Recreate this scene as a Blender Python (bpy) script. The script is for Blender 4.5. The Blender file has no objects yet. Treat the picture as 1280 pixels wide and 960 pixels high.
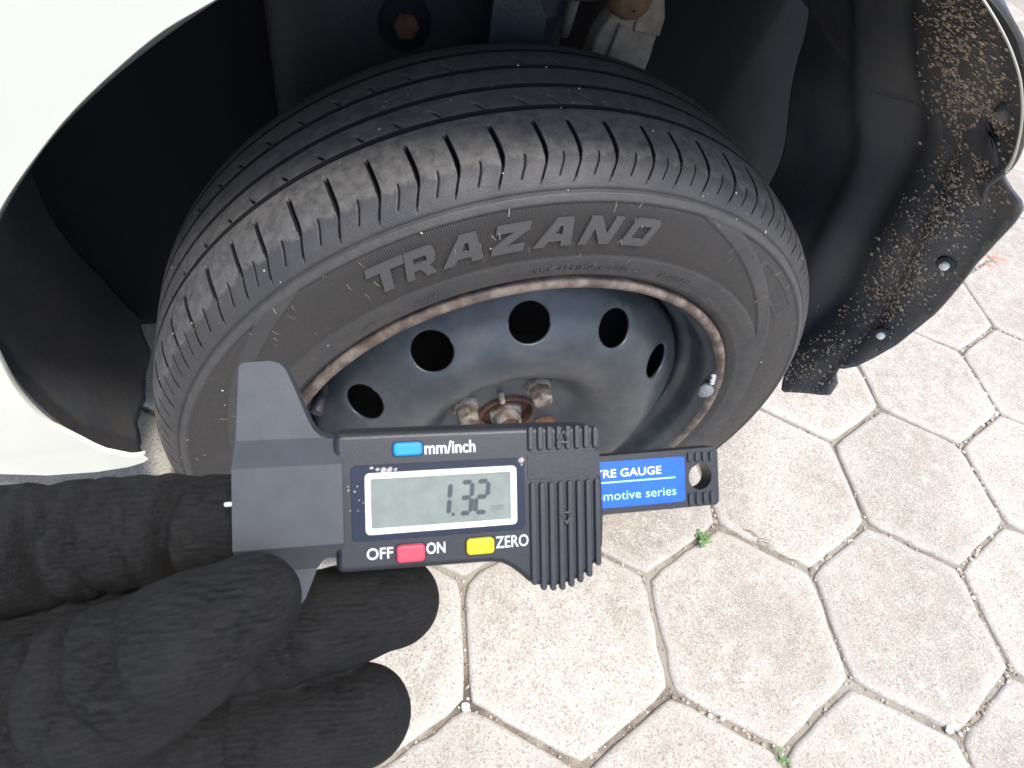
import bpy, bmesh, math, random
import numpy as np
from mathutils import Vector, Matrix, noise
from mathutils.geometry import delaunay_2d_cdt

PI = math.pi
R_ = math.radians
random.seed(7)
scene = bpy.context.scene
COL = scene.collection

# ------------------------------------------------------------------ camera
cam_d = bpy.data.cameras.new('camera')
cam = bpy.data.objects.new('camera', cam_d)
COL.objects.link(cam)
CAM_X = Vector((0.95113727, -0.25661354, 0.17171892))
CAM_DOWN = Vector((-0.11112531, -0.80336741, -0.58502305))
CAM_FWD = Vector((0.28807822, 0.53735491, -0.79262894))
CAM_LOC = Vector((-0.15638065, -0.33516812, 0.78193422))
mw = Matrix.Identity(4)
for i in range(3):
    mw[i][0] = CAM_X[i]; mw[i][1] = -CAM_DOWN[i]; mw[i][2] = -CAM_FWD[i]; mw[i][3] = CAM_LOC[i]
cam.matrix_world = mw
cam_d.sensor_width = 36.0
cam_d.lens = 789.64 / 1280 * 36.0
cam_d.clip_start = 0.01
cam_d.clip_end = 300
cam_d.dof.use_dof = True
cam_d.dof.focus_distance = 0.42
cam_d.dof.aperture_fstop = 60.0
scene.camera = cam

# ------------------------------------------------------------------ sky, sun, exposure
to_sun = Vector((.16, -.31, .94)).normalized()
SUN_EL = math.asin(to_sun.z)
world = bpy.data.worlds.new('World'); scene.world = world; world.use_nodes = True
wn = world.node_tree
sky = wn.nodes.new('ShaderNodeTexSky'); sky.sky_type = 'NISHITA'; sky.sun_disc = False
sky.sun_elevation = SUN_EL
sky.sun_rotation = math.atan2(to_sun.x, to_sun.y)
sky.air_density = 1.0; sky.dust_density = 2.2; sky.ozone_density = 1.0
bg = wn.nodes['Background']; bg.inputs[1].default_value = 0.14
wn.links.new(sky.outputs[0], bg.inputs[0])
sun_d = bpy.data.lights.new('sun', 'SUN'); sun_d.energy = 1.5; sun_d.angle = R_(11); sun_d.color = (1, .965, .91)
sun = bpy.data.objects.new('sun', sun_d); COL.objects.link(sun)
sun.rotation_euler = (-to_sun).to_track_quat('-Z', 'Y').to_euler()
sun.location = (2, -3, 6)
scene.view_settings.view_transform = 'Standard'
scene.view_settings.look = 'None'
scene.view_settings.exposure = 1.32
scene.view_settings.gamma = 1.0
scene.view_settings.use_curve_mapping = False
scene.cycles.max_bounces = 8

# ------------------------------------------------------------------ materials
MAT = {}
class NT:
    def __init__(s, name):
        m = bpy.data.materials.new(name); m.use_nodes = True
        s.m = m; s.t = m.node_tree; s.b = s.t.nodes['Principled BSDF']; s.out = s.t.nodes['Material Output']
        MAT[name] = m
    def n(s, typ, **kw):
        nd = s.t.nodes.new(typ)
        for k, v in kw.items(): setattr(nd, k, v)
        return nd
    def l(s, a, b): s.t.links.new(a, b)
    def set(s, **kw):
        for k, v in kw.items():
            s.b.inputs[k.replace('_', ' ')].default_value = v
    def coord(s, kind='Object'):
        return s.n('ShaderNodeTexCoord').outputs[kind]
    def noise(s, vec, scale, detail=4, rough=.55, dist=0):
        nd = s.n('ShaderNodeTexNoise'); s.l(vec, nd.inputs['Vector'])
        nd.inputs['Scale'].default_value = scale; nd.inputs['Detail'].default_value = detail
        nd.inputs['Roughness'].default_value = rough; nd.inputs['Distortion'].default_value = dist
        return nd.outputs['Fac']
    def ramp(s, fac, stops, interp='LINEAR'):
        nd = s.n('ShaderNodeValToRGB'); s.l(fac, nd.inputs[0]); cr = nd.color_ramp; cr.interpolation = interp
        while len(cr.elements) < len(stops): cr.elements.new(.5)
        for e, (p, c) in zip(cr.elements, stops):
            e.position = p; e.color = (c, c, c, 1) if isinstance(c, (int, float)) else (*c, 1)
        return nd.outputs[0]
    def mix(s, fac, a, b, mode='MIX'):
        nd = s.n('ShaderNodeMix', data_type='RGBA', blend_type=mode)
        for inp, v in ((nd.inputs[0], fac), (nd.inputs[6], a), (nd.inputs[7], b)):
            if isinstance(v, (int, float)): inp.default_value = v
            elif isinstance(v, tuple): inp.default_value = (*v, 1)
            else: s.l(v, inp)
        return nd.outputs[2]
    def math(s, op, a, b=None, clamp=False):
        nd = s.n('ShaderNodeMath', operation=op, use_clamp=clamp)
        for inp, v in ((nd.inputs[0], a), (nd.inputs[1], b)):
            if v is None: continue
            if isinstance(v, (int, float)): inp.default_value = v
            else: s.l(v, inp)
        return nd.outputs[0]
    def attr(s, name):
        nd = s.n('ShaderNodeAttribute'); nd.attribute_name = name; return nd.outputs['Fac']
    def bump(s, h, dist, strength=1.0, nrm=None):
        nd = s.n('ShaderNodeBump'); nd.inputs['Strength'].default_value = strength
        nd.inputs['Distance'].default_value = dist; s.l(h, nd.inputs['Height'])
        if nrm: s.l(nrm, nd.inputs['Normal'])
        return nd.outputs[0]
    def base(s, c): s.l(c, s.b.inputs['Base Color'])
    def rough(s, c): s.l(c, s.b.inputs['Roughness'])
    def normal(s, c): s.l(c, s.b.inputs['Normal'])

def m_simple(name, col, rough=.5, grain=0.0, gscale=3000, **kw):
    k = NT(name); k.set(Base_Color=(*col, 1), Roughness=rough, **kw)
    co = k.coord()
    if grain:
        nz = k.noise(co, gscale, 3)
        k.normal(k.bump(nz, grain))
    v = k.noise(co, 260 if gscale > 1000 else 30, 5)
    c2 = tuple(min(1, x * 1.12) for x in col); c1 = tuple(x * .86 for x in col)
    k.base(k.mix(k.ramp(v, [(.3, 0.0), (.7, 1.0)]), c1, c2))
    return k

# pavers: pale exposed aggregate concrete with stains of their own
k = NT('paver')
geo = k.n('ShaderNodeNewGeometry').outputs['Position']
oi = k.n('ShaderNodeObjectInfo').outputs['Random']
big = k.noise(geo, 7, 4, .6)
mid = k.noise(geo, 38, 5, .65)
fine = k.noise(geo, 420, 3, .7)
vor = k.n('ShaderNodeTexVoronoi'); k.l(geo, vor.inputs['Vector']); vor.inputs['Scale'].default_value = 520
base = k.mix(oi, (.36, .332, .276), (.52, .485, .41))
base = k.mix(k.math('MULTIPLY', k.ramp(big, [(.40, 0.0), (.68, 1.0)]), .7), base, (.37, .315, .255))
base = k.mix(k.math('MULTIPLY', k.ramp(mid, [(.45, 0.0), (.72, 1.0)]), .75), base, (.29, .255, .21))
base = k.mix(k.math('MULTIPLY', k.ramp(mid, [(.2, 1.0), (.42, 0.0)]), .7), base, (.70, .68, .64))
wash = k.noise(geo, 3.1, 5, .62, .8)
base = k.mix(k.ramp(wash, [(.52, 0.0), (.68, .5)]), base, (.55, .515, .445))
base = k.mix(k.ramp(wash, [(.30, .55), (.44, 0.0)]), base, (.31, .265, .215))
base = k.mix(k.ramp(fine, [(.34, .5), (.48, 0.0)]), base, (.24, .19, .145))
base = k.mix(k.ramp(fine, [(.56, 0.0), (.7, .8)]), base, (.80, .765, .69))
grn = k.n('ShaderNodeSeparateColor'); k.l(vor.outputs['Color'], grn.inputs[0])
base = k.mix(k.ramp(grn.outputs[0], [(.87, 0.0), (.93, .55)]), base, (.34, .22, .15))
base = k.mix(k.ramp(grn.outputs[1], [(.9, 0.0), (.95, .6)]), base, (.17, .15, .14))
edge = k.attr('edge')
base = k.mix(k.math('MULTIPLY', edge, k.ramp(mid, [(.38, .0), (.62, .5)])), base, (.60, .565, .505))
# one red spill on a far paver
sep = k.n('ShaderNodeVectorMath', operation='DISTANCE'); k.l(geo, sep.inputs[0]); sep.inputs[1].default_value = (1.30, .40, .045)
sp = k.math('ADD', k.math('MULTIPLY', sep.outputs['Value'], 5.0), k.math('MULTIPLY', mid, 1.3))
base = k.mix(k.ramp(sp, [(.85, .6), (1.75, 0.0)]), base, (.45, .13, .05))
k.base(base); k.set(Roughness=.88)
h = k.math('ADD', k.math('MULTIPLY', fine, .7), k.math('MULTIPLY', mid, .6))
k.normal(k.bump(h, .0016, .9))

k = NT('joint_dirt')
geo = k.n('ShaderNodeNewGeometry').outputs['Position']
a = k.noise(geo, 60, 5, .7); b = k.noise(geo, 500, 3, .7)
c = k.mix(k.ramp(a, [(.35, 0.0), (.65, 1.0)]), (.20, .160, .117), (.41, .36, .29))
c = k.mix(k.ramp(b, [(.55, 0.0), (.7, .8)]), c, (.48, .43, .36))
lo = k.noise(geo, 5.5, 3, .6)
c = k.mix(k.ramp(lo, [(.46, 0.0), (.58, .75)]), c, (.40, .365, .305))
c = k.mix(k.ramp(lo, [(.34, .7), (.44, 0.0)]), c, (.085, .062, .043))
k.base(c); k.set(Roughness=.95); k.normal(k.bump(b, .003))

k = NT('grit')
oi = k.attr('tone')
k.base(k.ramp(oi, [(0, (.25, .2, .14)), (.4, (.40, .34, .26)), (.75, (.55, .5, .42)), (1, (.75, .72, .66))])); k.set(Roughness=.9)

# tyre rubber
k = NT('rubber')
co = k.coord()
n1 = k.noise(co, 22, 5, .6); n2 = k.noise(co, 900, 3, .7); n3 = k.noise(co, 130, 5, .7)
dust = k.attr('dust'); panel = k.attr('panel'); clean = k.attr('clean')
c = k.mix(k.ramp(n1, [(.35, 0.0), (.68, 1.0)]), (.036, .036, .039), (.060, .056, .052))
c = k.mix(k.math('MULTIPLY', panel, .9), c, (.034, .0305, .028))
dm = k.math('MULTIPLY', dust, k.ramp(n3, [(.34, .25), (.62, 1.0)]))
c = k.mix(dm, c, (.115, .108, .098))
c = k.mix(k.math('MULTIPLY', k.ramp(n2, [(.62, 0.0), (.74, 1.0)]), k.math('ADD', k.math('MULTIPLY', dust, .55), .12)), c, (.22, .20, .17))
c = k.mix(clean, c, (.0125, .0125, .0135))
fl = k.noise(co, 45, 6, .75, 1.0)
c = k.mix(k.ramp(fl, [(.66, 0.0), (.74, .5)]), c, (.15, .115, .085))
k.base(c)
k.rough(k.mix(clean, k.ramp(n3, [(.3, .44), (.7, .66)]), (.9, .9, .9)))
# fine radial ribbing inside the recessed sidewall panel
sx = k.n('ShaderNodeSeparateXYZ'); k.l(co, sx.inputs[0])
ang = k.math('ARCTAN2', sx.outputs[2], sx.outputs[0])
rib = k.math('SINE', k.math('MULTIPLY', ang, 1150.0))
rib = k.math('MULTIPLY', rib, panel)
k.l(k.math('SUBTRACT', .5, k.math('MULTIPLY', clean, .42)), k.b.inputs['Specular IOR Level'])
hh = k.math('ADD', k.math('MULTIPLY', rib, .28), k.math('ADD', k.math('MULTIPLY', n2, .5), k.math('MULTIPLY', n3, .8)))
k.normal(k.bump(hh, .0009, .75))

k = NT('letter_rubber')
co = k.coord(); n2 = k.noise(co, 300, 4, .7)
k.base(k.mix(n2, (.050, .050, .052), (.080, .078, .076))); k.set(Roughness=.5)
k.normal(k.bump(n2, .0006, .6))

# black painted steel rim, rust by its own mask
k = NT('rim_steel')
co = k.coord(); rust = k.attr('rust')
n1 = k.noise(co, 60, 5, .6); n2 = k.noise(co, 420, 4, .7); n3 = k.noise(co, 26, 4, .6)
c = k.mix(k.ramp(n3, [(.35, 0.0), (.7, 1.0)]), (.027, .0325, .039), (.052, .0595, .067))
c = k.mix(k.ramp(n2, [(.66, 0.0), (.76, .6)]), c, (.17, .16, .145))
n4 = k.noise(co, 13, 6, .7, .6)
c = k.mix(k.ramp(n4, [(.52, 0.0), (.75, .55)]), c, (.10, .098, .092))
n5 = k.noise(co, 17, 5, .6)
rm = k.math('ADD', rust, k.math('MULTIPLY', k.math('SUBTRACT', k.math('ADD', k.math('MULTIPLY', n1, .6), k.math('MULTIPLY', n5, .5)), .55), 1.5))
rmask = k.ramp(rm, [(.42, 0.0), (.62, 1.0)])
rc = k.ramp(n1, [(.3, (.042, .029, .022)), (.46, (.105, .077, .058)), (.60, (.185, .152, .125)), (.75, (.27, .24, .205))])
k.base(k.mix(rmask, c, rc))
k.rough(k.mix(rmask, k.ramp(n1, [(.3, .28), (.7, .46)]), (.75, .75, .75)))
k.normal(k.bump(k.math('ADD', n1, k.math('MULTIPLY', k.math('MULTIPLY', n2, rmask), .8)), .0010, .5))

k = NT('rusty_nut')
co = k.coord(); n1 = k.noise(co, 75, 4, .6); n2 = k.noise(co, 700, 3, .7)
k.base(k.ramp(n1, [(.34, (.06, .034, .021)), (.47, (.135, .098, .068)), (.56, (.215, .195, .165)), (.75, (.34, .32, .285))]))
k.set(Roughness=.6, Metallic=.25); k.normal(k.bump(n2, .0004))
k = NT('brown_rust')
co = k.coord(); n1 = k.noise(co, 90, 5, .7); n2 = k.noise(co, 600, 3, .7)
k.base(k.ramp(n1, [(.3, (.05, .022, .014)), (.6, (.13, .06, .035)), (.8, (.22, .13, .08))]))
k.set(Roughness=.85); k.normal(k.bump(n2, .001))
m_simple('drum_dark', (.016, .012, .010), .8, .001, 300)
k = NT('cast_alloy')
co = k.coord(); n1 = k.noise(co, 50, 5, .7); n2 = k.noise(co, 500, 3, .7)
k.base(k.ramp(n1, [(.3, (.16, .12, .085)), (.55, (.26, .22, .17)), (.75, (.38, .35, .30))]))
k.set(Roughness=.75); k.normal(k.bump(n2, .0012))
k = NT('orange_rust')
co = k.coord(); n1 = k.noise(co, 80, 5, .7); n2 = k.noise(co, 500, 3, .7)
k.base(k.ramp(n1, [(.3, (.11, .06, .03)), (.6, (.20, .12, .06)), (.8, (.28, .2, .12))]))
k.set(Roughness=.85); k.normal(k.bump(n2, .0015))

# black plastic liner with dried mud
k = NT('liner_plastic')
co = k.coord(); mud = k.attr('mud')
n1 = k.noise(co, 14, 6, .65); n2 = k.noise(co, 300, 4, .7); n3 = k.noise(co, 70, 5, .7)
c = k.mix(k.ramp(n1, [(.35, 0.0), (.7, 1.0)]), (.052, .061, .077), (.080, .081, .085))
mm = k.math('MULTIPLY', mud, k.ramp(n3, [(.40, 0.0), (.66, 1.0)]))
c = k.mix(mm, c, (.115, .092, .068))
c = k.mix(k.math('MULTIPLY', k.ramp(n2, [(.60, 0.0), (.7, .7)]), mud), c, (.24, .18, .125))
k.base(c); k.rough(k.ramp(n1, [(.3, .42), (.7, .68)]))
k.normal(k.bump(k.math('ADD', n3, k.math('MULTIPLY', n2, .4)), .0014, .6))
k = NT('dried_mud')
co = k.coord(); n2 = k.noise(co, 400, 3)
t = k.attr('tone')
k.base(k.ramp(t, [(0, (.19, .145, .10)), (.5, (.34, .275, .205)), (1, (.50, .43, .345))])); k.set(Roughness=.95)
k = NT('pale_fleck')
t = k.attr('tone')
k.base(k.ramp(t, [(0, (.22, .16, .11)), (.5, (.32, .26, .19)), (1, (.50, .45, .38))])); k.set(Roughness=.9)

k = NT('car_paint')
co = k.coord(); n1 = k.noise(co, 18, 4)
k.base(k.mix(n1, (.78, .775, .665), (.82, .81, .71))); k.set(Roughness=.32, Coat_Weight=.6, Coat_Roughness=.08)
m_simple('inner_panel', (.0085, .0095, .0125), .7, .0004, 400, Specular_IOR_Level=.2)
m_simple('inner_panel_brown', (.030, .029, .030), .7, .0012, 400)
m_simple('dark_metal', (.030, .032, .037), .5, .0006, 500)
m_simple('grey_metal', (.14, .135, .125), .5, .0006, 500, Metallic=.4)
m_simple('lead', (.20, .21, .225), .5, .0008, 500)
m_simple('white_flake', (.75, .74, .70), .8, .0006, 600)
m_simple('valve_rubber', (.02, .02, .022), .5, .0003, 900)
m_simple('clip_pale', (.82, .82, .80), .45)
# gauge
m_simple('gauge_black', (.015, .0162, .019), .36, .00006, 4500)
m_simple('gauge_rib', (.024, .0245, .027), .38, .00006, 4500)
m_simple('gauge_jaw', (.043, .047, .053), .48, .00005, 6000)
m_simple('gauge_window', (.010, .014, .026), .18)
m_simple('bezel_white', (.80, .80, .82), .4)
m_simple('lcd_glass', (.168, .192, .158), .28, Coat_Weight=.3)
m_simple('lcd_ink', (.035, .045, .045), .4)
m_simple('lcd_ink_pale', (.10, .12, .11), .4)
m_simple('print_white', (.70, .71, .73), .5)
m_simple('print_dirt', (.36, .33, .30), .8, .0003, 2000)
m_simple('button_blue', (.0, .23, .72), .4, .00005, 5000)
m_simple('button_red', (.62, .045, .075), .4, .00005, 5000)
m_simple('button_yellow', (.85, .66, .0), .4, .00005, 5000)
m_simple('label_blue', (.0, .092, .60), .4)
m_simple('print_cyan', (.42, .72, .85), .5)
m_simple('steel_pin', (.86, .86, .86), .3, Metallic=.2)
# knitted glove
k = NT('glove_knit')
co = k.coord()
mp = k.n('ShaderNodeMapping'); k.l(co, mp.inputs[0])
w1 = k.n('ShaderNodeTexWave', wave_type='BANDS', bands_direction='Y'); k.l(mp.outputs[0], w1.inputs['Vector'])
w1.inputs['Scale'].default_value = 300; w1.inputs['Distortion'].default_value = 4.5; w1.inputs['Detail'].default_value = 2
w1.inputs['Detail Scale'].default_value = 60
w2 = k.n('ShaderNodeTexWave', wave_type='BANDS', bands_direction='X'); k.l(mp.outputs[0], w2.inputs['Vector'])
w2.inputs['Scale'].default_value = 520; w2.inputs['Distortion'].default_value = 3.0; w2.inputs['Detail'].default_value = 2
n1 = k.noise(co, 90, 5, .6); n2 = k.noise(co, 1500, 3, .7)
c = k.mix(k.ramp(n1, [(.3, 0.0), (.7, 1.0)]), (.0050, .0050, .0052), (.0185, .0183, .0182))
mp2 = k.n('ShaderNodeMapping'); k.l(co, mp2.inputs[0]); mp2.inputs['Scale'].default_value = (.22, 1.0, 1.0)
st = k.noise(mp2.outputs[0], 1500, 3, .6, .2)
c = k.mix(k.ramp(st, [(.36, 0.0), (.70, .65)]), c, (.034, .0333, .0325))
c = k.mix(k.math('MULTIPLY', k.math('MULTIPLY', w1.outputs['Fac'], n1), .8), c, (.024, .0235, .023))
c = k.mix(k.ramp(n2, [(.62, 0.0), (.72, .3)]), c, (.06, .057, .054))
k.base(c); k.set(Roughness=.8, Specular_IOR_Level=.14)
hh = k.math('ADD', k.math('MULTIPLY', w1.outputs['Fac'], .36), k.math('ADD', k.math('MULTIPLY', w2.outputs['Fac'], .16), k.math('ADD', k.math('MULTIPLY', n2, .5), k.math('MULTIPLY', st, .8))))
k.normal(k.bump(hh, .00034, .8))
k = NT('leaf')
t = k.attr('tone')
k.base(k.ramp(t, [(0, (.045, .13, .02)), (1, (.12, .27, .05))])); k.set(Roughness=.5)
k = NT('dry_blade')
t = k.attr('tone')
k.base(k.ramp(t, [(0, (.30, .24, .12)), (1, (.12, .17, .05))])); k.set(Roughness=.7)
m_simple('pebble_white', (.72, .71, .68), .7, .001, 500)

# ------------------------------------------------------------------ mesh helpers
def mesh_obj(name, verts, faces, mat, parent=None, smooth=True, attrs=None, autosmooth=None):
    me = bpy.data.meshes.new(name)
    me.from_pydata([tuple(v) for v in verts], [], [tuple(f) for f in faces])
    me.update()
    if smooth: me.polygons.foreach_set('use_smooth', [True] * len(me.polygons))
    if attrs:
        for an, vals in attrs.items():
            a = me.attributes.new(an, 'FLOAT', 'POINT'); a.data.foreach_set('value', np.asarray(vals, dtype=np.float32))
    if mat: me.materials.append(MAT[mat])
    if smooth and autosmooth is not None:
        me.set_sharp_from_angle(angle=R_(autosmooth))
    o = bpy.data.objects.new(name, me); COL.objects.link(o)
    if parent is not None: o.parent = parent
    return o

def bm_obj(name, bm, mat, parent=None, smooth=True, autosmooth=35):
    bmesh.ops.recalc_face_normals(bm, faces=bm.faces[:])
    me = bpy.data.meshes.new(name); bm.to_mesh(me); bm.free()
    if smooth:
        me.polygons.foreach_set('use_smooth', [True] * len(me.polygons))
        me.set_sharp_from_angle(angle=R_(autosmooth))
    me.materials.append(MAT[mat])
    o = bpy.data.objects.new(name, me); COL.objects.link(o)
    if parent is not None: o.parent = parent
    return o

def empty(name, parent=None, mat=None):
    o = bpy.data.objects.new(name, None); COL.objects.link(o); o.empty_display_size = .05
    if parent is not None: o.parent = parent
    if mat is not None: o.matrix_local = mat
    return o

def tag(o, label=None, cat=None, group=None, kind=None):
    if label: o['label'] = label
    if cat: o['category'] = cat
    if group: o['group'] = group
    if kind: o['kind'] = kind
    return o

def bevel(o, w, seg=2, ang=30):
    m = o.modifiers.new('bevel', 'BEVEL'); m.width = w; m.segments = seg; m.limit_method = 'ANGLE'; m.angle_limit = R_(ang)
    m.harden_normals = False
    return o

def cdt(points, edges, inside, grid=None):
    """points 2D, constraint edges; keep triangles whose centre passes inside()."""
    pts = [Vector(p) for p in points] + ([Vector(p) for p in grid] if grid else [])
    v, e, f, _, _, _ = delaunay_2d_cdt(pts, edges, [], 0, 1e-7)
    out = []
    for t in f:
        c = sum((v[i] for i in t), Vector((0, 0))) / len(t)
        if inside(c.x, c.y): out.append(list(t))
    return [tuple(p) for p in v], out

def in_poly(x, y, P):
    c = False; j = len(P) - 1
    for i in range(len(P)):
        if (P[i][1] > y) != (P[j][1] > y) and x < (P[j][0] - P[i][0]) * (y - P[i][1]) / (P[j][1] - P[i][1]) + P[i][0]: c = not c
        j = i
    return c

def loop_edges(n, off=0): return [(off + i, off + (i + 1) % n) for i in range(n)]

def round_rect(x0, y0, x1, y1, r, seg=5):
    out = []
    for cx, cy, a0 in ((x1 - r, y1 - r, 0), (x0 + r, y1 - r, 90), (x0 + r, y0 + r, 180), (x1 - r, y0 + r, 270)):
        for i in range(seg + 1):
            a = R_(a0 + 90 * i / seg); out.append((cx + r * math.cos(a), cy + r * math.sin(a)))
    return out

def plate(name, outline, z0, z1, mat, parent, holes=(), scale=.001, bev=0, seg=2, smooth=True):
    """flat outline (with holes) extruded z0..z1"""
    pts = list(outline); edges = loop_edges(len(outline)); loops = [list(range(len(outline)))]
    for h in holes:
        o = len(pts); pts += list(h); edges += loop_edges(len(h), o); loops.append(list(range(o, o + len(h))))
    if holes:
        v, f = cdt(pts, edges, lambda x, y: in_poly(x, y, outline) and not any(in_poly(x, y, h) for h in holes))
    else:
        v, f = pts, [list(range(len(pts)))]
    n = len(v)
    V = [(x * scale, y * scale, z1 * scale) for x, y in v] + [(x * scale, y * scale, z0 * scale) for x, y in v]
    F = [list(t) for t in f] + [[i + n for i in reversed(t)] for t in f]
    for lp in loops:
        m = len(lp)
        for i in range(m):
            a, b = lp[i], lp[(i + 1) % m]; F.append([a, a + n, b + n, b])
    bm = bmesh.new()
    bv = [bm.verts.new(p) for p in V]
    for t in F:
        try: bm.faces.new([bv[i] for i in t])
        except ValueError: pass
    o = bm_obj(name, bm, mat, parent, smooth)
    if bev: bevel(o, bev * scale, seg)
    return o

def lathe(name, prof, nseg, mat, parent, axis='Y', a0=0, a1=2 * PI, attrs=None, autosmooth=None):
    """prof: list of (y, r) revolved about local Y"""
    full = abs(a1 - a0 - 2 * PI) < 1e-6
    ns = nseg if full else nseg + 1
    V = []; F = []; m = len(prof)
    for i in range(ns):
        a = a0 + (a1 - a0) * i / nseg
        for y, r in prof: V.append((r * math.cos(a), y, r * math.sin(a)))
    for i in range(nseg):
        j = (i + 1) % ns
        for q in range(m - 1):
            F.append((i * m + q, i * m + q + 1, j * m + q + 1, j * m + q))
    A = {kk: [fn(*p) for _ in range(ns) for p in prof] for kk, fn in (attrs or {}).items()}
    return mesh_obj(name, V, F, mat, parent, True, A, autosmooth)

def text_mesh(name, body, box, z, mat, parent, bold=.0, thick=.05, scale=.001, shear=0):
    cu = bpy.data.curves.new(name, 'FONT'); cu.body = body; cu.size = 1; cu.offset = bold; cu.resolution_u = 4; cu.shear = shear
    ob = bpy.data.objects.new(name, cu); COL.objects.link(ob)
    dg = bpy.context.evaluated_depsgraph_get(); dg.update()
    me0 = ob.evaluated_get(dg).to_mesh()
    vs = [v.co.copy() for v in me0.vertices]; fs = [tuple(p.vertices) for p in me0.polygons]
    COL.objects.unlink(ob); bpy.data.objects.remove(ob); bpy.data.curves.remove(cu)
    x0 = min(v.x for v in vs); x1 = max(v.x for v in vs); y0 = min(v.y for v in vs); y1 = max(v.y for v in vs)
    bx0, by0, bx1, by1 = box
    V = [((bx0 + (v.x - x0) / (x1 - x0) * (bx1 - bx0)) * scale, (by0 + (v.y - y0) / (y1 - y0) * (by1 - by0)) * scale, z * scale) for v in vs]
    return mesh_obj(name, V, fs, mat, parent, False)

def tube(path, radii, nseg, cap=True, ell=None):
    """verts, faces of a swept tube; path list of Vectors"""
    V = []; F = []; n = len(path)
    up = Vector((0, 0, 1))
    for i, p in enumerate(path):
        d = (path[min(i + 1, n - 1)] - path[max(i - 1, 0)]).normalized()
        s = d.cross(up); s = s.normalized() if s.length > 1e-4 else Vector((1, 0, 0))
        u = s.cross(d).normalized()
        for j in range(nseg):
            a = 2 * PI * j / nseg
            r = radii(i, a) if callable(radii) else radii[i]
            V.append(p + s * (math.cos(a) * r) + u * (math.sin(a) * r * (ell or 1)))
    for i in range(n - 1):
        for j in range(nseg):
            k2 = (j + 1) % nseg
            F.append((i * nseg + j, i * nseg + k2, (i + 1) * nseg + k2, (i + 1) * nseg + j))
    if cap:
        V.append(path[0].copy()); a = len(V) - 1; V.append(path[-1].copy()); b = len(V) - 1
        for j in range(nseg):
            k2 = (j + 1) % nseg
            F.append((a, k2, j)); F.append((b, (n - 1) * nseg + j, (n - 1) * nseg + k2))
    return V, F

def lerp_tab(tab, x):
    if x <= tab[0][0]: return tab[0][1]
    for (a, b), (c, d) in zip(tab, tab[1:]):
        if x <= c: return b + (d - b) * (x - a) / (c - a)
    return tab[-1][1]

def smooth_tab(tab, x):
    """Catmull-Rom through a table of (x, y)"""
    if x <= tab[0][0]: return tab[0][1]
    if x >= tab[-1][0]: return tab[-1][1]
    for i in range(len(tab) - 1):
        if x <= tab[i + 1][0]:
            x0, y0 = tab[i]; x1, y1 = tab[i + 1]
            m0 = (y1 - tab[i - 1][1]) / (x1 - tab[i - 1][0]) if i > 0 else (y1 - y0) / (x1 - x0)
            m1 = (tab[i + 2][1] - y0) / (tab[i + 2][0] - x0) if i + 2 < len(tab) else (y1 - y0) / (x1 - x0)
            h = x1 - x0; t = (x - x0) / h
            return (2 * t**3 - 3 * t**2 + 1) * y0 + (t**3 - 2 * t**2 + t) * h * m0 + (-2 * t**3 + 3 * t**2) * y1 + (t**3 - t**2) * h * m1

def blobs(name, spots, mat, parent, flat=.5):
    """many small irregular chips joined into one mesh: spots = (pos, normal, size, tone)"""
    V = []; F = []; T = []
    for p, nrm, s, tone in spots:
        nrm = Vector(nrm).normalized()
        t1 = nrm.orthogonal().normalized(); t1.rotate(Matrix.Rotation(random.random() * 6.28, 3, nrm)); t2 = nrm.cross(t1)
        o = len(V); k6 = random.choice((5, 6, 7)); el = random.uniform(.6, 1.0)
        for ring, (rr, hh_) in enumerate(((1.0, -.25), (.8, .55))):
            for j in range(k6):
                a = 2 * PI * j / k6
                r = s * rr * random.uniform(.75, 1.15)
                V.append(Vector(p) + t1 * (math.cos(a) * r) + t2 * (math.sin(a) * r * el) + nrm * (s * flat * hh_)); T.append(tone)
        V.append(Vector(p) + nrm * (s * flat * .8)); T.append(tone)
        for j in range(k6):
            b = (j + 1) % k6
            F.append((o + j, o + b, o + k6 + b, o + k6 + j)); F.append((o + k6 + j, o + k6 + b, o + 2 * k6))
    return mesh_obj(name, V, F, mat, parent, True, {'tone': T})

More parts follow.
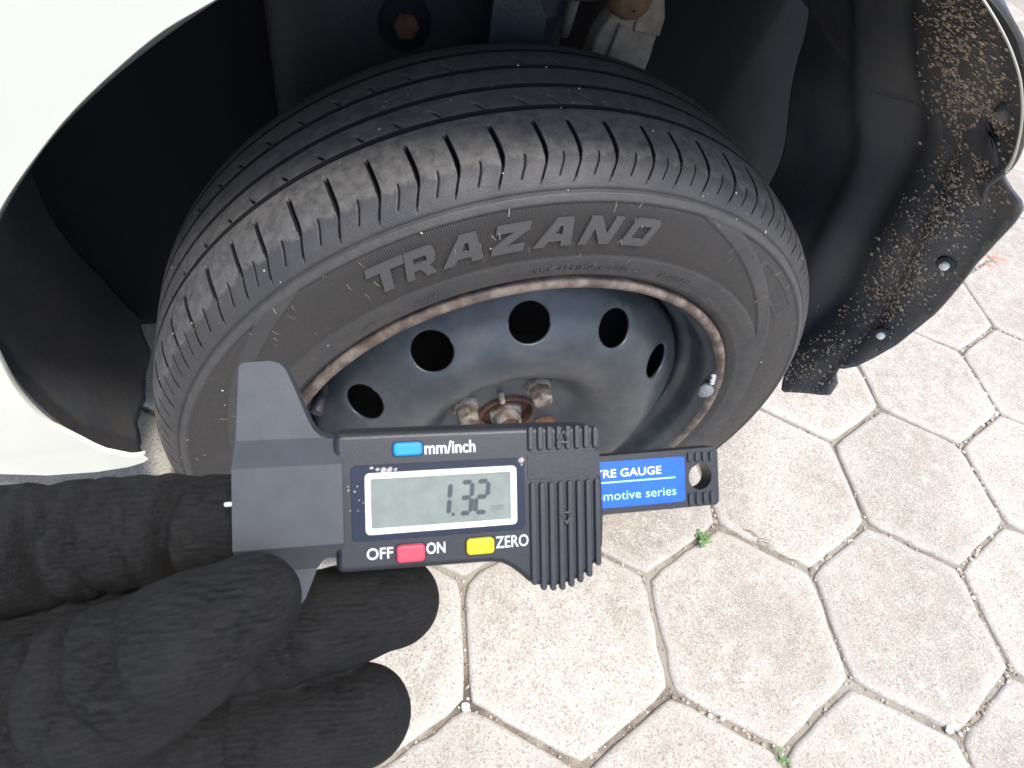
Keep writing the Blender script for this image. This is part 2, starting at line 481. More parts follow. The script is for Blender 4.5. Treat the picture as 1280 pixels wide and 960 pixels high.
# ================================================================== GROUND
PAVE_Z = 0.0
ground = mesh_obj('ground', [(-40, -40, -.0065), (40, -40, -.0065), (40, 40, -.0065), (-40, 40, -.0065)], [(0, 1, 2, 3)], 'joint_dirt', None, False)
tag(ground, 'dirt and mortar bed beneath the pale hexagonal pavers', kind='structure')
HS, HOX, HOY, HA = 0.14153, 0.33508, -0.22652, -0.18243
def paver_mesh(seed):
    rnd = random.Random(seed)
    per = []
    for kx in range(6):
        a0 = PI / 2 + kx * PI / 3; a1 = a0 + PI / 3
        p0 = Vector((math.cos(a0), math.sin(a0))); p1 = Vector((math.cos(a1), math.sin(a1)))
        for i in range(6):
            per.append(p0.lerp(p1, (i + (.12 if i == 0 else 0)) / 6) * (.992 if i == 0 else 1))
    n = len(per)
    jit = [1 + rnd.uniform(-.011, .007) - (.018 if rnd.random() < .07 else 0) for _ in per]
    gap = .0034
    V = []; F = []; E = []
    for rr, zz, e in (((HS - gap - .0005), -.03, 1), (HS - gap, -.0042, 1), (HS - gap - .0022, -.0010, 1), (HS - gap - .007, 0, .8), (HS - gap - .022, .0004, .0)):
        for p, j in zip(per, jit):
            w = j if zz > -.02 else 1
            V.append((p.x * rr * w, p.y * rr * w, zz + (rnd.uniform(-.0007, .0005) if zz > -.02 else 0))); E.append(e)
    for q in range(4):
        for i in range(n):
            j = (i + 1) % n; F.append((q * n + i, q * n + j, (q + 1) * n + j, (q + 1) * n + i))
    V.append((0, 0, .0006)); E.append(0)
    for i in range(n): F.append((4 * n + i, 4 * n + (i + 1) % n, 5 * n))
    me = bpy.data.meshes.new('paver'); me.from_pydata(V, [], F); me.update()
    me.polygons.foreach_set('use_smooth', [True] * len(me.polygons))
    a = me.attributes.new('edge', 'FLOAT', 'POINT'); a.data.foreach_set('value', np.asarray(E, dtype=np.float32))
    me.materials.append(MAT['paver'])
    return me
pav_meshes = [paver_mesh(i) for i in range(6)]
e1 = Vector((math.cos(HA), math.sin(HA))) * math.sqrt(3) * HS
e2 = Vector((math.cos(HA - PI / 3), math.sin(HA - PI / 3))) * math.sqrt(3) * HS
cells = []
for i in range(-14, 22):
    for j in range(-22, 14):
        c = Vector((HOX, HOY)) + e1 * i + e2 * j
        if -1.0 < c.x < 2.6 and -.95 < c.y < 2.0:
            # cells that lie towards the view of the photograph first
            cells.append(((c - Vector((.7, .1))).length, c))
cells.sort(key=lambda t: t[0])
cells = [c for _, c in cells[:236]]
rp = random.Random(3)
for c in cells:
    o = bpy.data.objects.new('paver', rp.choice(pav_meshes)); COL.objects.link(o); o.parent = ground
    o.location = (c.x + rp.uniform(-.0012, .0012), c.y + rp.uniform(-.0012, .0012), rp.uniform(-.0018, .0015))
    o.rotation_euler = (rp.uniform(-.006, .006), rp.uniform(-.006, .006), HA + rp.choice(range(6)) * PI / 3 + rp.uniform(-.006, .006))
# broken mortar and grit in the joints
spots = []
rg = random.Random(11)
for c in cells:
    if not (-.45 < c.x < 1.9 and -.7 < c.y < 1.1): continue
    for kx in range(3):
        a0 = HA + PI / 2 + kx * PI / 3
        p0 = c + HS * Vector((math.cos(a0), math.sin(a0))); p1 = c + HS * Vector((math.cos(a0 + PI / 3), math.sin(a0 + PI / 3)))
        mode = rg.random(); d = (p1 - p0).normalized(); nn = Vector((-d.y, d.x))
        num = int(26 if mode < .4 else 16)
        for _ in range(num):
            t = rg.random(); s = rg.uniform(.0008, .0024) if mode > .4 else rg.uniform(.0014, .0042)
            p = p0.lerp(p1, t) + nn * rg.uniform(-.004, .004)
            spots.append(((p.x, p.y, -.0052 + rg.uniform(-.0015, .002)), (rg.uniform(-.2, .2), rg.uniform(-.2, .2), 1), s, rg.random() ** 1.3))
random.seed(5)
grit = blobs('joint_grit', spots, 'grit', ground, .7)
tag(grit, 'broken mortar chips and grit in the paver joints', kind='stuff')

# ================================================================== CAR
car = empty('car')
tag(car, 'cream white car with one dirty wheel arch and worn tyre in view', 'car')

# ---- body skin with the arch opening
YB = [(-1.7, .42), (-.8, .19), (-.39, .046), (-.26, -.0005), (-.18, -.030), (-.09, -.062), (0, -.086), (.1, -.101), (.2, -.1005), (.226, -.097), (.267, -.087), (.297, -.0785), (.317, -.067), (.36, -.035), (.42, .03), (.5, .16)]
def y_body(x): return smooth_tab(YB, x)
LIP = [(41.0, .4205), (45.1, .420), (50.5, .420), (57.5, .420), (66, .424), (78, .430), (90, .428), (102, .414), (112, .397), (117.7, .3887), (122, .3853), (128.1, .380), (134.5, .3769), (141.2, .3759), (148.6, .3789), (160, .3865), (168, .391), (175, .3935), (182.3, .3984), (188.8, .3967), (192.9, .3857), (196.2, .3757), (197.6, .3579)]
def lip_z0(th): return .293 + .007 * max(0, min(1, (th - 70) / 40))
def lip_pt(th):
    r = smooth_tab(LIP, th); return (r * math.cos(R_(th)), lip_z0(th) + r * math.sin(R_(th)))
lip_th = [41 + (197.6 - 41) * i / 110 for i in range(111)]
lip = [lip_pt(t) for t in lip_th]
lip += [(-.3330, .1955), (-.3250, .2015)]
IDX_R = 0
lip_right = [lip_pt(43.5 + i * 1.3) for i in range(31)]
lip = [p for p, t in zip(lip[:111], lip_th) if t >= 80] + lip[111:]
outer = [(-.3225, .1950), (-.330, .184), (-.349, .1665), (-.385, .142), (-.441, .112), (-.50, .092), (-1.6, .085), (-1.6, .95), (.30, .95), (.13, .82)]
P = lip + outer
gridp = []
for ix in range(44):
    for iz in range(17):
        x = -1.58 + ix * .047; z = .10 + iz * .0505
        if in_poly(x, z, P) and min((x - a) ** 2 + (z - b) ** 2 for a, b in P) > .018 ** 2: gridp.append((x, z))
v2, f2 = cdt(P, loop_edges(len(P)), lambda x, z: in_poly(x, z, P), gridp)
def skin_y(x, z): return y_body(x) + .10 * max(0, z - .70) ** 1.6 + .05 * max(0, .26 - z)
V = [(x, skin_y(x, z), z) for x, z in v2]
F = [list(t) for t in f2]
# rolled lip and return flange along the opening
nl = len(lip); prev = list(range(nl))
def inward(i):
    x, z = lip[i]; d = Vector((-x, .31 - z)).normalized(); return d
for dy, dr in ((.0012, .0008), (.0026, .0011), (.0046, .0012), (.005, -.001)):
    cur = []
    for i in range(nl):
        d = inward(i); x, z = lip[i]
        cur.append(len(V)); V.append((x + d.x * dr, skin_y(x, z) + dy, z + d.y * dr))
    for i in range(nl - 1): F.append([prev[i], prev[i + 1], cur[i + 1], cur[i]])
    prev = cur
fender = mesh_obj('fender', V, F, 'car_paint', car, True, None, 50)
tag(fender, 'cream white body panel curving round the wheel opening')
bm = bmesh.new(); bm.from_mesh(fender.data); bmesh.ops.recalc_face_normals(bm, faces=bm.faces[:]); bm.to_mesh(fender.data); bm.free()
V = []; F = []
for i, (x, z) in enumerate(lip_right):
    d = Vector((x, z - .293)).normalized(); yb = y_body(x)
    for dr, dy in ((-.0002, .002), (-.0002, .0012), (-.0001, .0006), (.0001, .0003), (.0003, .0003), (.0005, .0006), (.0008, .0018), (.0014, .004)):
        V.append((x + d.x * dr, yb + dy, z + d.y * dr))
for i in range(len(lip_right) - 1):
    for j in range(7): F.append((i * 8 + j, i * 8 + j + 1, i * 8 + j + 9, i * 8 + j + 8))
tag(mesh_obj('fender_edge', V, F, 'car_paint', car), 'thin pale rolled edge of the body panel beside the splash guard')
# hood / upper body closing the top; unseen, added to block sky light
hv = []; hf = []
xs = [-1.6 + i * .1 for i in range(20)] + [.35, .40]
for ix, x in enumerate(xs):
    for jy, (dy, z) in enumerate(((0, .951), (.02, .968), (.08, .985), (.3, 1.0), (.9, 1.03))):
        hv.append((x, skin_y(x, .95) + dy, z))
for ix in range(len(xs) - 1):
    for jy in range(4):
        a = ix * 5 + jy; hf.append((a, a + 5, a + 6, a + 1))
mesh_obj('hood_sky_block', hv, hf, 'car_paint', car)
# floor of the car behind the inner wall; unseen, added to shade the ground
mesh_obj('underbody_light_block', [(-1.6, .29, .20), (.36, .29, .20), (.36, 1.6, .20), (-1.6, 1.6, .20)], [(0, 1, 2, 3)], 'inner_panel', car, False)

def lip_gap(th): return .0006 + .0038 * max(0, min(1, (th - 64) / 10))
def flange(th, d): return (.0085 + .0035 * max(0, min(1, (th - 64) / 10))) * max(0, 1 - d / .03)
def relief(th, y, w):
    if th < 90:
        return w * (.010 * math.exp(-((y - .055) / .02) ** 2) - .007 * math.exp(-((y - .11 - .0006 * (th - 40)) / .018) ** 2) + .006 * math.sin(th * .22 + y * 25))
    return w * (.004 * math.sin(th * .13) - .008 * math.exp(-((th - 150) / 5) ** 2) * math.exp(-((y - .17) / .06) ** 2) - .010 * math.exp(-((th - 118) / 5) ** 2) * math.exp(-((y - .2) / .05) ** 2))
# ---- wheel arch liner (one sheet from the left end over the top to the right)
TH0, TH1 = 36.0, 208.0
LR = [(36, .428), (45, .427), (57, .428), (70, .436), (90, .440), (105, .424), (117, .402), (128, .392), (141, .388), (150, .391), (168, .402), (182, .408), (190, .404), (197, .398), (208, .402)]
verts = []; mudv = []
nth, ny = 130, 46
rn = random.Random(2)
for i in range(nth + 1):
    th = TH0 + (TH1 - TH0) * i / nth
    rl = smooth_tab(LR, th)
    x = rl * math.cos(R_(th)); 
    ylip = y_body(max(-.42, min(.33, x * .985))) + lip_gap(th)
    yend = .285
    if th > 192: ylip = max(ylip, .040 + (th - 192) * .0022)
    rag = 0
    for j in range(ny + 1):
        t = j / ny; y = ylip + (yend - ylip) * t ** 1.15
        r = rl
        # outer flange then step, vertical folds, ribs
        r -= flange(th, y - ylip)
        w = min(1, (y - ylip) / .05)
        r += relief(th, y, w)
        r += .0015 * noise.noise((th * .05, y * 14, 1.3))
        thh = th
        if i >= nth - 8:    # torn lower end
            k_ = (i - (nth - 8)) / 8
            thh += k_ * (3.2 * noise.noise((y * 20, 3.1, 0)) + .7 * noise.noise((y * 60, 7.7, 0)))
        verts.append((r * math.cos(R_(thh)), y, .296 + r * math.sin(R_(thh))))
        md = 0
        if th < 85: md = .42
        if th > 165: md = min(1, (th - 165) / 22) * (.5 if y < .2 else .3)
        mudv.append(md)
faces = []
for i in range(nth):
    for j in range(ny):
        a = i * (ny + 1) + j; faces.append((a, a + 1, a + ny + 2, a + ny + 1))
liner = mesh_obj('wheel_arch_liner', verts, faces, 'liner_plastic', car, True, {'mud': mudv})
so = liner.modifiers.new('thick', 'SOLIDIFY'); so.thickness = .0025; so.offset = 1
# screw on the upper right flange
def disc_stack(name, loc, nrm, prof, mat, parent, seg=16):
    o = lathe(name, prof, seg, mat, parent, autosmooth=40)
    q = Vector((0, -1, 0)).rotation_difference(Vector(nrm).normalized())
    o.matrix_local = Matrix.Translation(loc) @ q.to_matrix().to_4x4()
    return o

# ---- splash guard: lower sheet on the right, built in (angle, y) on a cylinder
def guard_pt(th, y, off=0):
    w = max(0, min(1, (y + .045) / .05))
    r = .4275 + off + .0035 * max(0, min(1, (th - 30) / 6)) + relief(th, y, w)
    r += .005 * math.exp(-((y - (-.012 + .0004 * th)) / .008) ** 2)
    # the outboard edge is pressed outwards into a lip
    r += .010 * max(0, min(1, (-.022 - y) / .03)) * max(0, min(1, (41 - th) / 8)) - .006 * max(0, min(1, (-.03 - y) / .03)) * max(0, min(1, (th - 36) / 4))
    return (r * math.cos(R_(th)), y, .293 + r * math.sin(R_(th)))
G = [(46, .23), (46, .06), (46, .0), (45.5, -.03), (43.5, -.055), (41.5, -.064), (40.2, -.0745), (39.0, -.081), (37.4, -.0785), (34, -.0735), (29, -.0655), (25, -.060), (19, -.0565), (14.2, -.0535), (10, -.0485), (6.2, -.0445), (2.5, -.038), (-.6, -.0315), (-2.6, -.0235), (-3.4, -.0185), (-4.2, -.022), (-5.2, -.031), (-7.6, -.0345), (-9.0, -.027), (-11.5, -.010), (-14.2, .0055), (-14.4, .010), (-13.4, .0155), (-11.6, .024), (-11.0, .035), (-12, .08), (-12, .23)]
GS = 1 / .4265 * 180 / PI   # degrees per metre
P2 = [(t / GS, y) for t, y in G]
dens = []
for (a, b), (c, d) in zip(P2, P2[1:] + P2[:1]):
    n = max(1, int(math.hypot(c - a, d - b) / .006))
    dens += [(a + (c - a) * i / n, b + (d - b) * i / n) for i in range(n)]
gg = []
for i in range(70):
    for j in range(50):
        a = -.12 + i * .0063; b = -.09 + j * .0066
        if in_poly(a, b, dens) and min((a - p) ** 2 + (b - q_) ** 2 for p, q_ in dens) > .003 ** 2: gg.append((a, b))
v2, f2 = cdt(dens, loop_edges(len(dens)), lambda a, b: in_poly(a, b, dens), gg)
V = [guard_pt(a * GS, b, .0014 * noise.noise((a * 20, b * 20, 4))) for a, b in v2]
mud = [max(.15, min(1, (.09 - b) / .06)) * .38 for a, b in v2]
guard = mesh_obj('splash_guard', V, f2, 'liner_plastic', car, True, {'mud': mud})
tag(guard, 'torn black plastic splash guard speckled with dried mud')
bm = bmesh.new(); bm.from_mesh(guard.data); bmesh.ops.recalc_face_normals(bm, faces=bm.faces[:]); bm.to_mesh(guard.data); bm.free()
so = guard.modifiers.new('thick', 'SOLIDIFY'); so.thickness = .0028; so.offset = 0
clip_prof = [(.002, .0085), (-.001, .0085), (-.0022, .0073), (-.0024, .0052), (-.0024, .0001)]
pin_prof = [(-.002, .0042), (-.0052, .0040), (-.0062, .0028), (-.0064, .0001)]
for th, y in ((22.6, -.0400), (6.6, -.0285)):
    p = Vector(guard_pt(th, y, -.003)); nrm = Vector((-math.cos(R_(th)), -.55, -math.sin(R_(th)) + .1))
    disc_stack('clip', p, nrm, clip_prof, 'valve_rubber', guard)
    disc_stack('clip_pin', p, nrm, pin_prof, 'clip_pale', guard)
p = Vector((.4275 * math.cos(R_(50)), -.064, .296 + .4275 * math.sin(R_(50))))
disc_stack('screw', p + Vector((-.004, 0, -.004)), (-.6, -.3, -.7), [(.004, .0058), (-.001, .0058), (-.0028, .0045), (-.0032, .0001)], 'grey_metal', liner)

# dried mud spatter on guard and liner
spots = []
rm_ = random.Random(21)
for _ in range(3000):
    th = rm_.uniform(-13, 39); band = rm_.gauss(0, .019)
    y = -.006 + (th - 10) * -.0006 + band
    a = th / GS
    if not in_poly(a, y, dens): continue
    if noise.noise((th * .2, y * 60, 9)) < -.45: continue
    if th < 9 and rm_.random() < .55: continue
    p = guard_pt(th, y, -.0020)
    spots.append((p, (-math.cos(R_(th)), -.2, -math.sin(R_(th))), abs(rm_.gauss(.0006, .0006)) + .00045, rm_.random()))
mud1 = blobs('mud_spatter', spots, 'dried_mud', guard, .22); tag(mud1, kind='stuff')
spots = []
def liner_r(th, y):
    rl = smooth_tab(LR, th); x = rl * math.cos(R_(th)); ylip = y_body(max(-.42, min(.33, x * .985))) + lip_gap(th)
    r = rl - flange(th, y - ylip)
    w = min(1, (y - ylip) / .05)
    r += w * (.010 * math.exp(-((y - .055) / .02) ** 2) - .007 * math.exp(-((y - .11 - .0006 * (th - 40)) / .018) ** 2) + .006 * math.sin(th * .22 + y * 25))
    r += .0015 * noise.noise((th * .05, y * 14, 1.3))
    return r, ylip
for _ in range(2600):
    th = rm_.uniform(37, 75); y = rm_.gauss(-.025, .024)
    r, yl = liner_r(th, y)
    if y < yl + .002 or y > .05: continue
    if noise.noise((th * .2, y * 60, 2)) < -.4: continue
    if th > 62 and rm_.random() < .5: continue
    r -= .0004
    spots.append(((r * math.cos(R_(th)), y, .296 + r * math.sin(R_(th))), (-math.cos(R_(th)), -.2, -math.sin(R_(th))), abs(rm_.gauss(.0006, .0006)) + .00045, rm_.random() * .9))
mud2 = blobs('mud_spatter', spots, 'dried_mud', liner, .22); tag(mud2, kind='stuff')

# ---- inner wall of the wheel housing, suspension
V = []; F = []
nx, nz = 60, 44
for i in range(nx + 1):
    for j in range(nz + 1):
        x = -.52 + 1.02 * i / nx; z = .10 + .85 * j / nz
        y = .285 - .018 / (1 + math.exp(-(x + .02) * 90)) + .008 * math.exp(-((x + .25) / .02) ** 2) + .004 * noise.noise((x * 6, z * 6, 0))
        V.append((x, y, z))
for i in range(nx):
    for j in range(nz):
        a = i * (nz + 1) + j; F.append((a, a + nz + 1, a + nz + 2, a + 1))
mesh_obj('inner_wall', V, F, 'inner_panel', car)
# strut tower: rounded box standing proud of the wall
tw = [(-165, 170), (-165, 300), (160, 300), (150, 240), (130, 205), (110, 192), (-20, 190), (-60, 186), (-110, 178), (-150, 166)]
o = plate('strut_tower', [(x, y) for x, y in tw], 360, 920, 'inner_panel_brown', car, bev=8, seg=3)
ws = [(.010, .0205), (0, .0205), (-.0015, .0195), (-.0018, .012)]
disc_stack('bolt_washer', Vector((-.062, .183, .540)), (0, -1, .15), [(.004, .021), (-.002, .021), (-.0035, .019), (-.0038, .001)], 'inner_panel', o)
disc_stack('bolt_head', Vector((-.062, .179, .540)), (0, -1, .15), [(.001, .0105), (-.006, .0105), (-.0075, .009), (-.0078, .0001)], 'brown_rust', o, 6)
# strut leg with spring perch
strut = lathe('strut', [(-.30, .022), (.02, .022), (.022, .026), (.045, .026), (.047, .030), (.052, .060), (.058, .066), (.062, .066), (.064, .020), (.35, .019)], 28, 'dark_metal', car, autosmooth=35)
strut.matrix_local = Matrix.Translation((.040, .165, .55)) @ Matrix.Rotation(R_(94), 4, 'X')
# two flat strut brackets beside the leg
plate('strut_bracket', [(-26, -90), (18, -90), (18, 40), (10, 60), (-26, 60)], -3, 3, 'dark_metal', car, bev=1).matrix_local = Matrix.Translation((.020, .138, .545)) @ Matrix.Rotation(R_(84), 4, 'X')
# knuckle: pale casting with a cut corner, a seam and a rusted boss
kn = [(-28, -80), (26, -80), (29, -10), (27, 22), (12, 52), (-8, 58), (-16, 20), (-24, 0)]
kb = plate('steering_knuckle', kn, -10, 10, 'cast_alloy', car, bev=3, seg=3)
kb.matrix_local = Matrix.Translation((.104, .142, .557)) @ Matrix.Rotation(R_(82), 4, 'X') @ Matrix.Rotation(R_(-6), 4, 'Z')
plate('knuckle_rib', [(-17, -80), (-12, -80), (-5, 10), (-10, 12)], 8, 15, 'cast_alloy', kb, bev=1.5)
plate('knuckle_cap', [(4, 8), (28, 8), (27, 22), (12, 52), (0, 54)], 9, 13.5, 'cast_alloy', kb, bev=1.5)
bj = lathe('ball_joint', [(-.016, .001), (-.0155, .007), (-.012, .013), (-.005, .0175), (.004, .018), (.012, .015), (.02, .013), (.03, .013)], 24, 'orange_rust', kb, autosmooth=50)
bj.matrix_local = Matrix.Translation((-.012, .034, .018)) @ Matrix.Rotation(R_(-60), 4, 'X')
rod = lathe('brake_pipe', [(-.03, .0001), (-.03, .0042), (.08, .0042)], 14, 'cast_alloy', car)
rod.matrix_local = Matrix.Translation((.052, .128, .590)) @ Matrix.Rotation(R_(100), 4, 'X')

# ================================================================== WHEEL
wheel = empty('wheel', car, Matrix.Translation((.0071, .0159, .2925)) @ Matrix.Rotation(-.0160, 4, 'Z') @ Matrix.Rotation(-.0113, 4, 'X'))
def seat_tyre(o):      # tyre and everything moulded on or stuck to it sit 5 mm inboard on the rim
    o.location = (0, .005, 0); o.scale = (.993, 1, .993)
    return o
tag(wheel, 'steel wheel with worn black tyre')
PROF = [(-.074, .1955), (-.0805, .2015), (-.0845, .2065), (-.0880, .2125), (-.0905, .2195), (-.0916, .2285), (-.0918, .240), (-.0905, .252), (-.0882, .2630), (-.0866, .2675), (-.0850, .2708), (-.0832, .2735), (-.0805, .2770), (-.0768, .2808), (-.072, .2846), (-.066, .2877), (-.058, .2902), (-.048, .2918), (-.038, .2927), (-.020, .2932), (0, .29335), (.020, .2931), (.036, .2922), (.048, .2905), (.058, .2878), (.066, .2835), (.074, .276), (.081, .263), (.086, .245), (.085, .225), (.078, .205), (.070, .1955)]
arc = [0]
for a, b in zip(PROF, PROF[1:]): arc.append(arc[-1] + math.hypot(b[0] - a[0], b[1] - a[1]))
tab_y = list(zip(arc, [p[0] for p in PROF])); tab_r = list(zip(arc, [p[1] for p in PROF]))
def s_of_y(y):   # tread region, y monotonic there
    for i in range(8, 27):
        if PROF[i][0] <= y <= PROF[i + 1][0]: return arc[i] + (arc[i + 1] - arc[i]) * (y - PROF[i][0]) / (PROF[i + 1][0] - PROF[i][0])
def s_of_r(r):   # outer sidewall
    for i in range(0, 12):
        if PROF[i][1] <= r <= PROF[i + 1][1]: return arc[i] + (arc[i + 1] - arc[i]) * (r - PROF[i][1]) / (PROF[i + 1][1] - PROF[i][1])
GR = [(-.0285, .0022), (-.0050, .0021), (.0175, .0021), (.0405, .0019)]     # grooves: centre, half width
svals = set()
def addr(a, b, n):
    for i in range(n + 1): svals.add(round(a + (b - a) * i / n, 7))
addr(0, s_of_r(.2265), 18); addr(s_of_r(.2265), s_of_r(.2700), 46)
addr(s_of_r(.2700), s_of_r(.2745), 9)
addr(s_of_r(.2750), s_of_y(-.0312), 46)
for c, w in GR:
    for d in (-w - .0004, -w, -w * .5, 0, w * .5, w, w + .0004): svals.add(round(s_of_y(c + d), 7))
for (c0, w0), (c1, w1_) in zip(GR, GR[1:]): addr(s_of_y(c0 + w0 + .0006), s_of_y(c1 - w1_ - .0006), 13)
addr(s_of_y(.0432), s_of_y(.072), 12); addr(s_of_y(.0725), arc[-1], 12)
S = np.array(sorted(svals))
keep = [0]
for i in range(1, len(S)):
    if S[i] - S[keep[-1]] > .00018: keep.append(i)
S = S[keep]
Y = np.array([smooth_tab(tab_y, s) for s in S]); Rr = np.array([smooth_tab(tab_r, s) for s in S])
dY = np.gradient(Y, S); dR = np.gradient(Rr, S); nl_ = np.hypot(dY, dR)
NY, NR = -dR / nl_, dY / nl_        # outward normal (y, r)
NP = 73
rt = random.Random(4)
pl = [rt.choice((.84, .95, 1.05, 1.18)) for _ in range(NP)]; tot = sum(pl)
fr = [0, .030, .040, .050, .078, .15, .22, .29, .36, .42, .468, .480, .520, .532, .58, .65, .72, .79, .86, .922, .950, .960, .970]
phase = []; angs = []; ids = []
acc = 0
for pi_, p in enumerate(pl):
    for f_ in fr:
        angs.append((acc + f_ * p) / tot * 2 * PI); phase.append(f_); ids.append(pi_)
    acc += p
angs = np.array(angs); phase = np.array(phase); ids = np.array(ids)
OFFT = [(-.20, -.0055), (-.0825, -.0055), (-.0770, -.0026), (-.0705, .0008), (-.063, .0016), (-.050, .0004), (-.036, -.0012), (-.0285, 0), (-.0250, 0), (-.0085, -.0105), (-.0050, -.0105), (.0175, -.0105), (.0215, -.0105), (.0375, -.0205), (.0405, -.0205), (.2, -.0205)]
off = np.array([smooth_tab(OFFT, y) if 0 < i < len(Y) - 1 else 0 for i, y in enumerate(Y)])
tread = np.array([s > s_of_r(.2700) for s in S])
off = np.where(tread, off, lerp_tab(OFFT, -.0815))
off[Rr < .262] = lerp_tab(OFFT, -.0815)
TH = angs[:, None] - off[None, :] / .29
ph = np.minimum(phase, 1 - phase)      # distance from the long sipe, in pitches
def ss(x, a, b):
    t = np.clip((x - a) / (b - a), 0, 1); return t * t * (3 - 2 * t)
D = np.zeros((len(angs), len(S)))
Yg = Y[None, :] * np.ones((len(angs), 1))
# circumferential grooves
for c, w in GR:
    D -= .0068 * (1 - ss(np.abs(Yg - c), w * .80, w * 1.02))
# long shoulder sipes and short ones between
taper = ss(Yg, -.0815, -.0775) * (1 - ss(Yg, -.0440, -.0395))
lw = .050 * (0.55 + .45 * taper) * (.60 + .40 * ss(Yg, -.0720, -.0650))
D -= (.0030 + .0020 * ss(Yg, -.0720, -.0640)) * taper * (1 - ss(ph[:, None] * np.ones_like(Yg), lw * .6, lw * 1.02)) * (Yg > -.083) * (Yg < -.038) * (Rr[None, :] > .27)
ph2 = np.abs(phase - .5)[:, None] * np.ones_like(Yg)
tp2 = ss(Yg, -.0785, -.0755) * (1 - ss(Yg, -.0665, -.0640))
D -= .0026 * tp2 * (1 - ss(ph2, .012, .022)) * (Rr[None, :] > .27)
# diagonal slots on ribs 2 and 4, small nicks in rib 3
for (ya, yb) in ((-.0250, -.0160), (.0210, .0305)):
    m = ss(Yg, ya - .001, ya + .001) * (1 - ss(Yg, yb - .003, yb))
    D -= .0024 * m * (1 - ss(ph[:, None] * np.ones_like(Yg), .030, .050))
m = ss(Yg, -.0100, -.0090) * (1 - ss(Yg, -.0076, -.0070)); D -= .002 * m * (1 - ss(ph2, .012, .022))
m = ss(Yg, .0115, .0130) * (1 - ss(Yg, .0150, .0158)); D -= .0015 * m * (1 - ss(ph2, .012, .022))
# sidewall: groove line, recessed panel, swoosh bands
Rg = Rr[None, :] * np.ones((len(angs), 1))
side = (S < s_of_r(.2760))[None, :] * np.ones((len(angs), 1))
D -= .0012 * np.exp(-((Rg - .2738) / .0007) ** 2) * side
D += .0007 * ss(Rg, .2676, .2684) * (1 - ss(Rg, .2722, .2730)) * side
THd = np.degrees(TH) % 360
Rg_in = ss(Rg, .2288, .2296) * (1 - ss(Rg, .2674, .2680)) * side
band = np.zeros_like(Rg)
for c0, sg in ((133, 1), (68, -1), (313, 1), (248, -1)):
    u = (THd - c0) * sg
    rc = .2680 - .00122 * u + .0000065 * u * u
    on = (u > -4) & (u < 60)
    band = np.maximum(band, on * (1 - ss(np.abs(Rg - rc), .0048, .0056)))
# blocky embossed shape right of the name
for c0 in (46, 226):
    u = (THd - c0); q_ = np.abs(Rg - .2545) / .0075; p_ = np.abs(u) / 8.5
    dd = np.maximum(q_, p_); ringm = ss(dd, .86, .90) * (1 - ss(dd, 1.0, 1.05))
    band = np.maximum(band, ringm * .7)
panel = Rg_in * (1 - band)
D -= .0010 * panel
# second small ledge next to the rim
D += .0008 * ss(Rg, .2100, .2108) * (1 - ss(Rg, .2125, .2135)) * side
wob = np.array([[0.0]])
Rt = Rg + D * NR[None, :]; Yt = Yg + D * NY[None, :]
VX = np.stack([Rt * np.cos(TH), Yt, Rt * np.sin(TH)], -1).reshape(-1, 3)
na, ns_ = len(angs), len(S)
ii = np.arange(na)[:, None]; jj = np.arange(ns_ - 1)[None, :]
a = (ii * ns_ + jj); b = (((ii + 1) % na) * ns_ + jj)
FX = np.stack([a, b, b + 1, a + 1], -1).reshape(-1, 4)
wv_ = .0012 * np.sin(TH * 61) + .0009 * np.sin(TH * 143 + 1) + .0006 * np.sin(TH * 397)
dust = ss(Yg + wv_, -.0690, -.0668) * (1 - ss(Yg, -.030, -.020) * .3) * (Yg < .07)
clean = ss(-D, .0008, .0016) * tread[None, :]
for c, w in GR: clean = np.maximum(clean, 1.0 * (np.abs(Yg - c) < w * 1.06))
clean = np.maximum(clean, (taper > .3) * (ph[:, None] < np.maximum(lw * 1.04, .001)) * tread[None, :])
clean = np.maximum(clean, (tp2 > .3) * (ph2 < .021) * tread[None, :] * (Yg < -.05))
dust = dust * (1 - clean) + .35 * np.exp(-((Rg - .2702) / .003) ** 2) * side
me = bpy.data.meshes.new('tyre')
me.vertices.add(len(VX)); me.vertices.foreach_set('co', VX.astype(np.float32).ravel())
me.loops.add(FX.size); me.loops.foreach_set('vertex_index', FX.astype(np.int32).ravel())
me.polygons.add(len(FX)); me.polygons.foreach_set('loop_start', np.arange(0, FX.size, 4, dtype=np.int32)); me.polygons.foreach_set('loop_total', np.full(len(FX), 4, dtype=np.int32))
me.update(calc_edges=True); me.validate()
me.polygons.foreach_set('use_smooth', [True] * len(me.polygons))
for nm, vals in (('dust', dust), ('panel', panel), ('clean', clean)):
    at = me.attributes.new(nm, 'FLOAT', 'POINT'); at.data.foreach_set('value', vals.astype(np.float32).ravel())
me.materials.append(MAT['rubber'])
tyre = bpy.data.objects.new('tyre', me); COL.objects.link(tyre); tyre.parent = wheel; seat_tyre(tyre)

